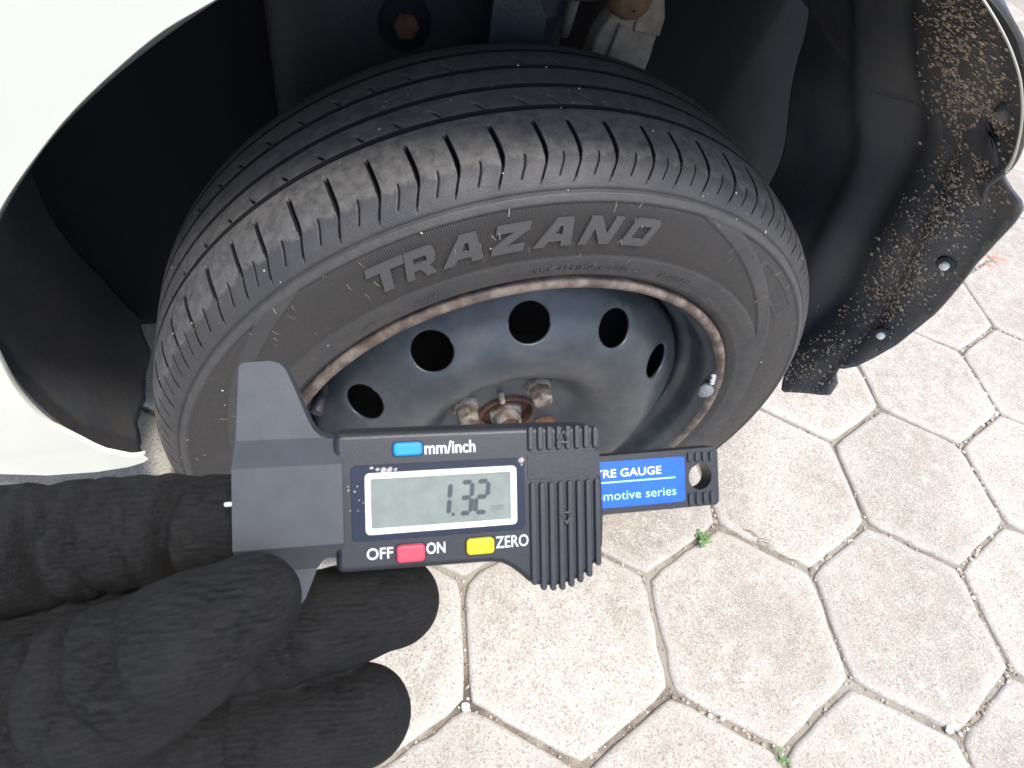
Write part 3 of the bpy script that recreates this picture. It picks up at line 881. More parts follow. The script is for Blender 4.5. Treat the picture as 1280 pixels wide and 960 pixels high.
# ---- raised name on the sidewall
GL = {
 'T': ([(.36, 0), (.64, 0), (.64, .74), (1, .74), (1, 1), (0, 1), (0, .74), (.36, .74)], []),
 'R': ([(0, 0), (.27, 0), (.27, .30), (.50, .30), (.70, 0), (1.02, 0), (.80, .34), (.93, .44), (.97, .56), (.97, .80), (.90, .93), (.76, 1), (0, 1)], [[(.27, .53), (.27, .75), (.66, .75), (.70, .70), (.70, .58), (.66, .53)]]),
 'A': ([(0, 0), (.29, 0), (.36, .20), (.68, .20), (.73, 0), (1.02, 0), (.74, 1), (.34, 1)], [[(.44, .42), (.50, .74), (.57, .74), (.63, .42)]]),
 'Z': ([(0, 0), (1, 0), (1, .25), (.42, .25), (1, .76), (1, 1), (.02, 1), (.02, .75), (.56, .75), (0, .25)], []),
 'N': ([(0, 0), (.27, 0), (.27, .60), (.70, 0), (1, 0), (1, 1), (.73, 1), (.73, .42), (.32, 1), (0, 1)], []),
 'O': ([(.12, 0), (.88, 0), (1, .12), (1, .88), (.88, 1), (.12, 1), (0, .88), (0, .12)], [[(.27, .25), (.27, .75), (.73, .75), (.73, .25)]]),
}
NAME = [('T', 121.5, 116.0), ('R', 115.9, 111.5), ('A', 110.5, 104.5), ('Z', 103.4, 98.7), ('A', 97.2, 91.4), ('N', 90.3, 85.4), ('O', 83.5, 79.1)]
RB, RTp = .2402, .2590
def y_side(r): return smooth_tab(tab_y, s_of_r(r))
for ch, t0, t1 in NAME:
    outl, holes = GL[ch]
    loops = [outl] + holes
    pts = []; edges = []; lids = []
    W = abs(t1 - t0) * PI / 180 * .247; H = RTp - RB
    for L in loops:
        o0 = len(pts); dl = []
        for (a_, b_), (c_, d_) in zip(L, L[1:] + L[:1]):
            n = max(1, int(math.hypot((c_ - a_) * W, (d_ - b_) * H) / .0016))
            dl += [((a_ + (c_ - a_) * i / n) * W, (b_ + (d_ - b_) * i / n) * H) for i in range(n)]
        pts += dl; edges += loop_edges(len(dl), o0); lids.append((o0, len(dl), dl))
    ins = lambda x, y: in_poly(x, y, lids[0][2]) and not any(in_poly(x, y, l[2]) for l in lids[1:])
    v2, f2 = cdt(pts, edges, ins)
    V = []; 
    for lift in (.00075, -.0008):
        for x, y in v2:
            r = RB + y
            sh = .30 * y                                # italic slant
            th_ = R_(t0) - (x + sh - .10 * H) / .247
            V.append((r * math.cos(th_), y_side(r) - lift, r * math.sin(th_)))
    n = len(v2)
    F = [list(t) for t in f2] + [[i + n for i in reversed(t)] for t in f2]
    for o0, m_, _ in lids:
        for i in range(m_):
            a_, b_ = o0 + i, o0 + (i + 1) % m_; F.append([a_, a_ + n, b_ + n, b_])
    ob = mesh_obj('raised_letter', V, F, 'letter_rubber', wheel, True, None, 30)
    seat_tyre(ob)
    tag(ob, 'raised grey letter %s on the tyre sidewall' % ch)

# faint worn moulded marks in the inner band (too worn to read)
spots = []
V = []; F = []
rw = random.Random(8)
def mark(th0, r0, w, h):
    o = len(V)
    for lift in (.0009, -.0005):
        for dx, dr in ((0, 0), (w, 0), (w, h), (0, h)):
            r = r0 + dr; th_ = R_(th0) - (dx + dr * .3) / .218
            V.append((r * math.cos(th_), y_side(r) - lift, r * math.sin(th_)))
    F.extend([(o, o + 1, o + 2, o + 3)] + [(o + i, o + 4 + i, o + 4 + (i + 1) % 4, o + (i + 1) % 4) for i in range(4)])
for a0, a1 in ((97.5, 77), (72, 65), (117.5, 113), (128, 125)):
    th = a0
    while th > a1:
        w = rw.uniform(.0006, .0024); mark(th, .2165 + rw.uniform(0, .0008), w, rw.choice((.0007, .0024, .0034)))
        th -= math.degrees((w + rw.uniform(.0006, .0022)) / .218)
mk = mesh_obj('moulded_marks', V, F, 'rubber', wheel, False, {'dust': [.2] * len(V), 'panel': [0] * len(V), 'clean': [0] * len(V)})
tag(seat_tyre(mk), kind='stuff')

# ---- dry flecks and fibres stuck to the tyre
spots = []
rf = random.Random(31)
ci = lambda th, s: (smooth_tab(tab_r, s) * math.cos(th), smooth_tab(tab_y, s), smooth_tab(tab_r, s) * math.sin(th))
for _ in range(210):
    th = R_(rf.uniform(15, 175)); s = rf.uniform(s_of_r(.205), s_of_y(.03))
    if rf.random() < .35: s = s_of_r(.2705) + rf.gauss(0, .002)
    p = ci(th, s); 
    nr = (-(smooth_tab(tab_r, s + .0005) - smooth_tab(tab_r, s)), (smooth_tab(tab_y, s + .0005) - smooth_tab(tab_y, s)))
    nrm = (math.cos(th) * nr[1], nr[0], math.sin(th) * nr[1])
    spots.append((p, nrm, .00025 + abs(rf.gauss(.0002, .00035)), rf.random()))
fk = blobs('dry_flecks', spots, 'pale_fleck', wheel, .5); tag(seat_tyre(fk), kind='stuff')
V = []; F = []; T = []
for _ in range(90):
    th = R_(rf.uniform(25, 165)); s = rf.uniform(s_of_r(.208), s_of_r(.268)); L = rf.uniform(.002, .0055); an = rf.choice((0, .3, -.3, 1.2)) + rf.uniform(-.3, .3)
    tone = rf.random(); o0 = len(V)
    for i in range(3):
        t = i / 2
        s2 = s + math.cos(an) * L * t; th2 = th + math.sin(an) * L * t / .25
        p = ci(th2, s2)
        for w in (-.00013, .00013):
            th3 = th2 + w / .25
            q_ = ci(th3, s2 + w * .3); V.append((q_[0], q_[1] - .0009 - .0003 * math.sin(PI * t), q_[2])); T.append(tone)
    F += [(o0, o0 + 1, o0 + 3, o0 + 2), (o0 + 2, o0 + 3, o0 + 5, o0 + 4)]
fb = mesh_obj('dry_fibres', V, F, 'pale_fleck', wheel, True, {'tone': T}); tag(seat_tyre(fb), kind='stuff')

# ---- rim barrel: flange, bead seat, drop well
rim_prof = [(-.0700, .2000), (-.0765, .2018), (-.0800, .2020), (-.0824, .2006), (-.0833, .1984), (-.0830, .1963), (-.0815, .1948), (-.0785, .1936), (-.0740, .1912), (-.0705, .1885), (-.0670, .1868), (-.0600, .1855), (-.0520, .1842), (-.0475, .1815), (-.0440, .1770), (-.0400, .1745), (-.0330, .1735), (-.0200, .1735), (.0, .1735), (.020, .177), (.040, .183), (.066, .186), (.074, .198), (.080, .2), (.07, .202)]
def rim_rust(y, r): return .80 if y < -.0790 and r > .1940 else (.42 if r > .1905 and y < -.075 else (.33 if -.05 < y < -.043 else .08))
rim = lathe('rim', rim_prof, 220, 'rim_steel', wheel, attrs={'rust': rim_rust}, autosmooth=60)
tag(rim, 'black steel rim with rusted flange')

# ---- rim disc with twelve round holes
HOLE_R, HOLE_D = .1457, .0162
hang = [R_(33.8 + 30 * i) for i in range(12) if i not in (5, 11)]
def disc_y(r):
    return smooth_tab([(.026, -.0525), (.034, -.0530), (.055, -.0530), (.060, -.0545), (.066, -.0580), (.074, -.0655), (.084, -.0745), (.095, -.0808), (.106, -.0835), (.116, -.0838), (.125, -.0822), (.135, -.0770), (.146, -.0683), (.157, -.0583), (.165, -.0505), (.1700, -.0440), (.1735, -.0340)], r)
SLOPE = .755
def hole_pt(h_, t, k_):
    rr = HOLE_R + HOLE_D * SLOPE * k_ * math.cos(t); tt = HOLE_D * k_ * math.sin(t)
    return (rr * math.cos(h_) - tt * math.sin(h_), rr * math.sin(h_) + tt * math.cos(h_))
def hole_d(x, z, h_):
    rad = x * math.cos(h_) + z * math.sin(h_) - HOLE_R; tan_ = -x * math.sin(h_) + z * math.cos(h_)
    return math.hypot(rad / SLOPE, tan_)
pts = []; edges = []
def ring(r, n):
    o0 = len(pts)
    for i in range(n): pts.append((r * math.cos(2 * PI * i / n), r * math.sin(2 * PI * i / n)))
    return o0
nO = 180
o0 = ring(.1732, nO); edges += loop_edges(nO, o0)
nB = 64
o0 = ring(.0270, nB); edges += loop_edges(nB, o0)
for h_ in hang:
    cx, cz = HOLE_R * math.cos(h_), HOLE_R * math.sin(h_)
    o0 = len(pts)
    for i in range(36): pts.append(hole_pt(h_, 2 * PI * i / 36, 1.0))
    edges += loop_edges(36, o0)
NUT_A = [R_(150), R_(63), R_(-29), R_(-117)]
gp = []
for r, n in [(.0300, 64), (.034, 64), (.044, 64), (.052, 80), (.057, 90), (.060, 100), (.063, 110), (.066, 110), (.070, 110), (.075, 110), (.083, 110), (.093, 120), (.104, 130), (.115, 150), (.122, 160), (.128, 170), (.135, 180), (.1425, 180), (.150, 180), (.156, 180), (.160, 180), (.1635, 180), (.1662, 180), (.1685, 180), (.1708, 180)]:
    for i in range(n):
        t = 2 * PI * (i + .5 * (len(gp) % 2)) / n; x, z = r * math.cos(t), r * math.sin(t)
        if all(hole_d(x, z, h_) > HOLE_D + .0024 for h_ in hang): gp.append((x, z))
for h_ in hang:
    for i in range(40):
        gp.append(hole_pt(h_, 2 * PI * i / 40, 1.09))
def in_disc(x, z):
    r = math.hypot(x, z)
    if r < .0270 or r > .1732: return False
    return all(hole_d(x, z, h_) > HOLE_D * .985 for h_ in hang)
v2, f2 = cdt(pts, edges, in_disc, gp)
V = []; RU = []
for x, z in v2:
    r = math.hypot(x, z); y = disc_y(r)
    for h_ in hang:                               # rolled-in hole edges
        d = hole_d(x, z, h_) - HOLE_D
        if d < .003: y += .0008 * (1 - max(d, 0) / .003) ** 2
    for na_ in NUT_A:                             # raised seats round the nuts
        d = math.hypot(x - .049 * math.cos(na_), z - .049 * math.sin(na_))
        y -= .0022 * max(0, 1 - (d / .017) ** 2)
    V.append((x, y, z)); RU.append(.30 if r < .033 else (.22 if r > .166 else .02))
disc = mesh_obj('rim_disc', V, f2, 'rim_steel', wheel, True, {'rust': RU})
tag(disc, 'dark blue grey steel wheel disc with round holes')
bm = bmesh.new(); bm.from_mesh(disc.data); bmesh.ops.recalc_face_normals(bm, faces=bm.faces[:]); 
if sum(f.normal.y for f in bm.faces) > 0: bmesh.ops.reverse_faces(bm, faces=bm.faces[:])
bm.to_mesh(disc.data); bm.free()
so = disc.modifiers.new('thick', 'SOLIDIFY'); so.thickness = .0034; so.offset = -1
# brake drum, hub flange and centre parts
lathe('brake_backing_plate', [(.024, .168), (.022, .166), (.020, .12), (.020, .10)], 72, 'dark_metal', wheel)
drum = lathe('brake_drum', [(.06, .108), (-.004, .108), (-.010, .105), (-.012, .098), (-.014, .07), (-.020, .066), (-.036, .063), (-.038, .055), (-.040, .050), (-.042, .001)], 72, 'drum_dark', wheel, autosmooth=35)
bore = lathe('hub_ring', [(-.030, .0290), (-.0460, .0285), (-.0478, .0275), (-.0476, .0258), (-.0455, .0252), (-.036, .0248)], 48, 'brown_rust', wheel, autosmooth=40); bore.location.y = -.008
hubc = lathe('hub_flange', [(-.0372, .0262), (-.0376, .001)], 40, 'brown_rust', wheel); hubc.location.y = -.008
def hexnut(name, y0, y1, af, chamf, mat, parent, loc, washer=None, dome=0):
    """hexagon nut along local -Y with chamfered outer end and a bore"""
    rc = af / math.sqrt(3)
    bm = bmesh.new()
    bot = [bm.verts.new((rc * math.cos(PI / 3 * i), y0, rc * math.sin(PI / 3 * i))) for i in range(6)]
    mid_ = [bm.verts.new((rc * math.cos(PI / 3 * i), y1 + chamf, rc * math.sin(PI / 3 * i))) for i in range(6)]
    top = [bm.verts.new((rc * .84 * math.cos(PI / 3 * i), y1, rc * .84 * math.sin(PI / 3 * i))) for i in range(6)]
    for i in range(6):
        j = (i + 1) % 6
        bm.faces.new((bot[i], bot[j], mid_[j], mid_[i])); bm.faces.new((mid_[i], mid_[j], top[j], top[i]))
    if dome:
        ct = bm.verts.new((0, y1 - dome, 0))
        for i in range(6): bm.faces.new((top[i], top[(i + 1) % 6], ct))
    else: bm.faces.new(top)
    bm.faces.new(bot)
    o = bm_obj(name, bm, mat, parent, True, 25); bevel(o, .0007, 2, 25)
    o.location = loc
    return o
for i, na_ in enumerate(NUT_A):
    loc = (.049 * math.cos(na_), -.008, .049 * math.sin(na_))
    n_ = hexnut('wheel_nut', -.044, -.0655, .0175, .0020, 'rusty_nut', wheel, loc, dome=.0012)
    n_.rotation_euler = (0, .4 + i * .9, 0)
    sk = lathe('nut_seat', [(-.0440, .0128), (-.0490, .0122), (-.0510, .0108), (-.0515, .0085)], 32, 'rusty_nut' if i < 2 else 'brown_rust', wheel, autosmooth=40)
    sk.location = loc
hn = hexnut('axle_nut', -.0375, -.0475, .0300, .0015, 'rusty_nut', wheel, (0, -.008, 0)); hn.rotation_euler = (0, .25, 0)
lathe('axle_nut_collar', [(-.046, .0128), (-.0560, .0126), (-.0572, .0118), (-.0572, .0098), (-.0555, .0095)], 32, 'rusty_nut', wheel, autosmooth=35).location.y = -.008
lathe('axle_stub', [(-.045, .0096), (-.0552, .0094), (-.0560, .0082), (-.0555, .0030), (-.0545, .0001)], 28, 'brown_rust', wheel, autosmooth=35).location.y = -.008
pp = lathe('locating_pin', [(.0, .0040), (-.0075, .0040), (-.009, .0030), (-.0170, .0026), (-.0185, .0014), (-.0187, .0001)], 18, 'cast_alloy', wheel, autosmooth=35)
pp.location = (-.0105, -.0440, .0345)
pp.rotation_euler = (.12, 0, 0)
# balance weight and valve
wa = R_(12.5)
bw = bmesh.new(); bmesh.ops.create_icosphere(bw, subdivisions=3, radius=1)
for v in bw.verts:
    v.co.x *= .0088; v.co.y *= .0060; v.co.z *= .0105
    v.co += Vector((0, 0, 0)) + .0006 * Vector((noise.noise(v.co * 300), 0, noise.noise(v.co * 260)))
o = bm_obj('balance_weight', bw, 'lead', wheel); o.location = (.1905 * math.cos(wa), -.0775, .1905 * math.sin(wa)); o.rotation_euler = (0, -wa, 0)
spots = []
random.seed(9)
for i in range(7):
    a_ = R_(16.6 + i * .62); rr = .1935 + (.0016 if i % 2 else -.0012)
    spots.append(((rr * math.cos(a_), -.0800, rr * math.sin(a_)), (-.4, -1, 0), .0026, 1))
wf = blobs('weight_residue', spots, 'white_flake', wheel, .6)
va = R_(160)
vs_ = lathe('valve_stem', [(.012, .0075), (.0, .0070), (-.006, .0052), (-.016, .0048), (-.017, .0056), (-.0285, .0056), (-.030, .0046), (-.0302, .0001)], 20, 'valve_rubber', wheel, autosmooth=35)
vs_.location = (.168 * math.cos(va), -.038, .168 * math.sin(va)); vs_.rotation_euler = (.1, 0, -.35)

# ================================================================== TYRE GAUGE
GO = Vector((-0.12885624, -0.28417811, 0.66880299))
GM = Matrix(((0.99429066, 0.08773146, -0.06073947, GO.x), (-0.10665120, 0.79889182, -0.59194373, GO.y), (-0.00340782, 0.59504206, 0.80368734, GO.z), (0, 0, 0, 1)))
gauge = empty('tyre_gauge', None, GM)
tag(gauge, 'digital tyre tread depth gauge reading 1.32 held in a black glove', 'gauge')
def arcpts(cx, cy, r, a0, a1, n=6): return [(cx + r * math.cos(R_(a0 + (a1 - a0) * i / n)), cy + r * math.sin(R_(a0 + (a1 - a0) * i / n))) for i in range(n + 1)]
# housing
hs = arcpts(-26.1, -11.5, 1.6, 180, 270) + [(-10, -13.3), (-1, -13.4)] + [(2.0, -13.5), (4.0, -13.8), (6.0, -14.8), (8.2, -16.6), (9.6, -18.0)] + [(11.0, -18.9), (13.5, -19.4), (16.2, -19.5), (19.5, -18.8), (22.6, -17.2), (24.6, -15.0), (25.9, -12.0), (26.1, -6), (25.9, 1), (25.5, 7)] + arcpts(23.4, 11.1, 2.0, 0, 90) + [(10, 13.3), (-10, 13.4)] + arcpts(-26.1, 11.8, 1.6, 90, 180)
body = plate('housing', hs, -12, 0, 'gauge_black', gauge, bev=1.1, seg=4)
tag(body, 'black plastic gauge housing with display and buttons')
# window recess plate and bezel
plate('display_window', round_rect(-24.7, -7.25, 9.1, 7.25, 1.0), -.2, .10, 'gauge_window', gauge, bev=.08)
bez = plate('display_bezel', round_rect(-22.15, -6.0, 7.38, 5.72, .9), .05, .55, 'bezel_white', gauge, holes=[round_rect(-21.1, -4.9, 6.12, 4.6, .25, 3)], bev=.12)
lcd = plate('lcd_screen', [(-21.3, -5.1), (6.3, -5.1), (6.3, 4.8), (-21.3, 4.8)], .08, .20, 'lcd_glass', gauge)
tag(lcd, 'grey green screen showing 1.32 mm')
def seg_poly(x0, y0, x1, y1, w):
    d = Vector((x1 - x0, y1 - y0)); L = d.length; d /= L; n = Vector((-d.y, d.x)); h = w / 2
    p0 = Vector((x0, y0)); p1 = Vector((x1, y1))
    return [tuple(p0 + d * h * .3), tuple(p0 + d * h + n * h), tuple(p1 - d * h + n * h), tuple(p1 - d * h * .3), tuple(p1 - d * h - n * h), tuple(p0 + d * h - n * h)]
def digit(x, y, w, h, segs, sl=.09, t=.90):
    P = {'a': (0, 2, 1, 2), 'b': (1, 2, 1, 1), 'c': (1, 1, 1, 0), 'd': (0, 0, 1, 0), 'e': (0, 1, 0, 0), 'f': (0, 2, 0, 1), 'g': (0, 1, 1, 1)}
    V = []; F = []
    for s_ in segs:
        x0, y0, x1, y1 = P[s_]
        pl_ = seg_poly(x + x0 * w, y + y0 * h / 2, x + x1 * w, y + y1 * h / 2, t)
        o_ = len(V); V += [((a + (b - y) * sl) * .001, b * .001, .00026) for a, b in pl_]; F.append(list(range(o_, o_ + 6)))
    return V, F
for (x, w, sg) in ((-6.35, .0, 'ef'), (-4.15, 2.15, 'abcdg'), (-1.05, 2.25, 'abged')):
    V, F = digit(x, -3.15, w if w else .01, 6.1, sg)
    mesh_obj('display_digit', V, F, 'lcd_ink', lcd, False)
plate('decimal_point', [(-5.75, -3.5), (-5.1, -3.5), (-5.1, -2.9), (-5.75, -2.9)], .2, .26, 'lcd_ink', lcd, smooth=False)
text_mesh('display_unit', 'mm', (2.2, -3.05, 4.75, -1.95), .26, 'lcd_ink_pale', lcd, .0)
# buttons
for nm, x0, y0, x1, y1, mt, lb in (('button', -16.7, 8.75, -11.2, 11.3, 'button_blue', 'blue mode button'), ('button', -16.5, -11.75, -11.1, -8.4, 'button_red', 'red power button'), ('button', -2.95, -11.35, 2.55, -8.25, 'button_yellow', 'yellow zero button')):
    o = plate(nm, round_rect(x0, y0, x1, y1, .75), -.3, .95, mt, gauge, bev=.42, seg=4); tag(o, lb)
    plate('button_slot', round_rect(x0 - .28, y0 - .28, x1 + .28, y1 + .28, .9), -.3, .04, 'gauge_window', gauge)
text_mesh('printed_text', 'mm/inch', (-10.7, 8.75, -.75, 11.25), .06, 'print_white', gauge, .014)
text_mesh('printed_text', 'OFF', (-22.05, -10.85, -17.15, -8.65), .06, 'print_white', gauge, .010)
text_mesh('printed_text', 'ON', (-10.75, -10.65, -7.1, -8.45), .06, 'print_white', gauge, .012)
text_mesh('printed_text', 'ZERO', (3.0, -10.65, 9.7, -8.30), .06, 'print_white', gauge, .004)
# dirt: pale bead at the window corner, scuffs
random.seed(12)
bd = blobs('dirt_bead', [((.00845, .00665, .0001), (0, 0, 1), .00075, .9), ((.00855, .0058, .0001), (0, 0, 1), .00035, .7)], 'print_dirt', gauge, .5)
sc = [((-.0208 + .0011 * i, .0064 + random.uniform(-.0003, .0003), .00012), (0, 0, 1), random.uniform(.0004, .0008), .6) for i in range(5)]
sc += [((-.0238 + random.uniform(-.0015, .002), random.uniform(-.003, .0048), .00012), (0, 0, 1), random.uniform(.0001, .00026), .8) for i in range(9)]
blobs('dirt_smears', sc, 'print_dirt', gauge, .06)['kind'] = 'stuff'
# grip: two ribbed pads with arrows
plate('grip_band', [(9.8, 2.6), (25.4, 2.6), (25.2, 7.9), (9.8, 7.9)], -.3, .08, 'gauge_black', gauge, bev=.06)
def rib(x, y0, y1, w, h):
    o = plate('grip_rib', round_rect(x - w / 2, y0, x + w / 2, y1, w * .48, 4), -.6, h, 'gauge_rib', gauge, bev=w * .36, seg=3)
    return o
bot = [(9.9, -18.1), (12.8, -19.9), (16.2, -20.3), (19.7, -19.5), (22.8, -17.9), (25.2, -15.0)]
for i in range(8):
    x = 10.75 + i * 1.96
    rib(x, lerp_tab(bot, x), 2.1, 1.25, .75)
for i in range(8):
    x = 10.5 + i * 1.96
    rib(x, 8.5, 13.35 - (.5 if i == 7 else 0), 1.2, .7)
def tri_ring(cx, cy, s, sg): 
    o_ = [(cx - s, cy - s * .75 * sg), (cx + s, cy - s * .75 * sg), (cx, cy + s * .95 * sg)]
    i_ = [(cx + (x - cx) * .55, cy - .06 * s * sg + (y - cy) * .55) for x, y in o_]
    return o_, i_
for cx, cy, sg in ((17.3, 11.0, 1), (17.6, -5.4, -1)):
    o_, i_ = tri_ring(cx, cy, 1.75, sg)
    plate('arrow_mark', o_, -.2, .95, 'gauge_rib', gauge, holes=[i_], bev=.15)
# slide tail with label, finger hole and end ribs
TZ = -3.0
tl = [(4, -6.35)] + arcpts(53.3, -5.2, 1.2, 270, 360) + arcpts(53.2, 5.3, 1.2, 0, 90) + [(4, 5.75)]
hole = [(50.0 + 2.75 * math.cos(2 * PI * i / 28), .2 + 2.95 * math.sin(2 * PI * i / 28)) for i in range(28)]
slide = plate('slide', tl, TZ - 4.2, TZ, 'gauge_black', gauge, holes=[hole], bev=.45, seg=3)
slide.rotation_euler = (0, 0, R_(.9)); slide.location = (0, -.0004, 0)
tag(slide, 'black slide with blue label and finger hole')
lab = plate('slide_label', [(12, -4.95)] + arcpts(45.5, -4.25, .7, 270, 360, 4) + arcpts(45.5, 4.2, .7, 0, 90, 4) + [(12, 4.9)], TZ - .1, TZ + .14, 'label_blue', slide)
tag(lab, 'blue label with white lettering')
text_mesh('printed_text', 'TYRE GAUGE', (23.5, 1.5, 40.6, 3.25), TZ + .18, 'print_white', slide, .012)
plate('printed_line', [(20, .34), (43.9, .34), (43.9, .62), (20, .62)], TZ + .1, TZ + .18, 'print_cyan', slide, smooth=False)
text_mesh('printed_text', 'Automotive series', (20.4, -3.35, 44.0, -1.45), TZ + .18, 'print_cyan', slide, -.004)
for i in range(4):
    x = 47.4 + i * 1.75
    for (ya, yb) in ((3.5, 5.7), (-6.0, -3.2)):
        if i == 3: ya, yb = (ya, yb)
        plate('slide_rib', round_rect(x - .5, ya, x + .5, yb, .4, 3), TZ - .3, TZ + .5, 'gauge_rib', slide, bev=.3, seg=2)
# jaw: thicker middle slab, sloping to the thinner upper and lower prongs
jo = [(-44.35, 26.3), (-43.7, 27.05)] + [(-38.9, 27.35), (-37.2, 26.85), (-36.1, 25.7), (-35.1, 23.3), (-32.4, 16.2), (-31.4, 14.2), (-30.2, 12.95), (-28.4, 12.35), (-26.2, 12.3), (-26.2, -9.6), (-28.6, -9.7), (-30.2, -10.7), (-31.4, -12.6), (-32.4, -15.2), (-33.6, -18.0), (-34.8, -19.6), (-36.4, -20.4), (-43.7, -20.4), (-44.8, -19.6), (-45.4, -12.6), (-45.55, -7.2), (-45.4, 7.8), (-45.2, 12.6)]
def jz(y): return lerp_tab([(-27, -3.2), (-12.4, -3.2), (-7.0, 1.0), (7.9, 1.0), (12.6, -2.6), (27.5, -2.8)], y)
pts = list(jo); edges = loop_edges(len(jo))
def edge_x(y, P_):
    xs_ = []
    for (a, b), (c, d) in zip(P_, P_[1:] + P_[:1]):
        if (b > y) != (d > y): xs_.append(a + (c - a) * (y - b) / (d - b))
    return min(xs_), max(xs_)
for yy in (12.6, 7.9, -7.0, -12.4):
    xa, xb = edge_x(yy + 1e-4, jo); o_ = len(pts); pts += [(xa, yy), (xb, yy)]; edges.append((o_, o_ + 1))
v2, f2 = cdt(pts, edges, lambda x, y: in_poly(x, y, jo))
bm = bmesh.new()
top = [bm.verts.new((x * .001, y * .001, jz(y) * .001)) for x, y in v2]
for t in f2: bm.faces.new([top[i] for i in t])
bmesh.ops.recalc_face_normals(bm, faces=bm.faces[:])
ret = bmesh.ops.extrude_face_region(bm, geom=bm.faces[:])
for g_ in ret['geom']:
    if isinstance(g_, bmesh.types.BMVert): g_.co.z = -.0105
bmesh.ops.dissolve_limit(bm, angle_limit=R_(1), verts=bm.verts[:], edges=bm.edges[:])
jaw = bm_obj('jaw', bm, 'gauge_jaw', gauge, True, 22)
tag(jaw, 'slate grey plastic measuring jaw')
bevel(jaw, .0006, 3, 22)
pin = lathe('measuring_pin', [(.0, .00042), (-.0016, .00042), (-.0018, .00032), (-.00185, .00001)], 14, 'steel_pin', gauge)
pin.matrix_local = Matrix.Translation((-.0453, .0012, -.0012)) @ Matrix.Rotation(R_(-90), 4, 'Z')

# ================================================================== GLOVED HAND
def cr(pts, n):
    """Catmull-Rom resample of (x,y,z,r) rows"""
    P_ = [np.array(p, float) for p in pts]; P_ = [2 * P_[0] - P_[1]] + P_ + [2 * P_[-1] - P_[-2]]
    out = []
    segs = len(P_) - 3
    for i in range(n + 1):
        t = i / n * segs; q_ = min(int(t), segs - 1); u = t - q_
        a, b, c, d = P_[q_:q_ + 4]
        out.append(.5 * ((2 * b) + (-a + c) * u + (2 * a - 5 * b + 4 * c - d) * u**2 + (-a + 3 * b - 3 * c + d) * u**3))
    return out
def finger(rows, folds, nring=150, nseg=56, ell=1.0, seed=0, joints=()):
    rows = cr(rows, nring)
    # rounded tip: start rings before the first centre
    V = []; F = []
    c0 = rows[0]; d0 = (rows[0][:3] - rows[3][:3]); d0 /= np.linalg.norm(d0)
    rings = []
    for kx in range(9, 0, -1):
        a = kx / 9 * PI / 2
        rings.append((c0[:3] + d0 * c0[3] * math.sin(a) * 1.05, c0[3] * max(.03, math.cos(a)), -1 + (9 - kx) / 9 * 1))
    L = 0; prev = c0[:3]
    for rw_ in rows:
        L += np.linalg.norm(rw_[:3] - prev); prev = rw_[:3]
        rings.append((rw_[:3], rw_[3], L))
    n = len(rings)
    for i, (c, r, s_) in enumerate(rings):
        d = Vector(rings[min(i + 1, n - 1)][0] - rings[max(i - 1, 0)][0]).normalized()
        side_ = d.cross(Vector((0, 0, 1))).normalized(); up = side_.cross(d)
        for j in range(nseg):
            a = 2 * PI * j / nseg
            rr = r
            for (fs, dep, wid, slant, ph_) in folds:
                x = s_ - fs - slant * math.cos(a - ph_)
                x += .9 * noise.noise((a * .9, fs, seed))
                mk_ = max(0.0, .06 + .94 * math.cos(a - ph_)) ** .8 * (.9 + .4 * noise.noise((a * 1.3, fs * .7, seed + 3)))
                rr -= dep * mk_ * math.exp(-(abs(x) / (wid * (.55 if x < 0 else .95))) ** 1.7)
                rr += dep * .15 * mk_ * (math.exp(-((x + wid * 1.6) / (wid * .9)) ** 2) + .6 * math.exp(-((x - wid * 2.2) / (wid * 1.1)) ** 2))
            for (js, jw, ja) in joints:
                g_ = math.exp(-((s_ - js) / jw) ** 2)
                if g_ > .02:
                    wv = s_ * .30 + .55 * math.sin(a + seed) + 1.1 * noise.noise((math.cos(a) * .9 + seed, math.sin(a) * .9, s_ * .06))
                    rd = 1 - abs(noise.noise((wv * 1.15, a * .22 + seed, 0.3))) * 2.4
                    rr -= ja * g_ * max(0, rd) ** 2 * (.55 + .45 * math.cos(a - 1.4))
            rr += .55 * noise.noise((math.cos(a) * 1.2 + seed, math.sin(a) * 1.2, s_ * .11)) + .30 * noise.noise((math.cos(a) * 2.5 + seed, math.sin(a) * 2.5, s_ * .25)) + .14 * noise.noise((math.cos(a) * 5 + seed, math.sin(a) * 5, s_ * .5))
            p = Vector(c) + side_ * (math.cos(a) * rr) + up * (math.sin(a) * rr * ell)
            V.append(p)
    for i in range(n - 1):
        for j in range(nseg):
            k2 = (j + 1) % nseg; F.append((i * nseg + j, i * nseg + k2, (i + 1) * nseg + k2, (i + 1) * nseg + j))
    V.append(Vector(rings[0][0]) + Vector(d0) * .0); V.append(Vector(rings[-1][0]))
    for j in range(nseg):
        k2 = (j + 1) % nseg
        F.append((len(V) - 2, k2, j)); F.append((len(V) - 1, (n - 1) * nseg + j, (n - 1) * nseg + k2))
    return V, F
parts = []
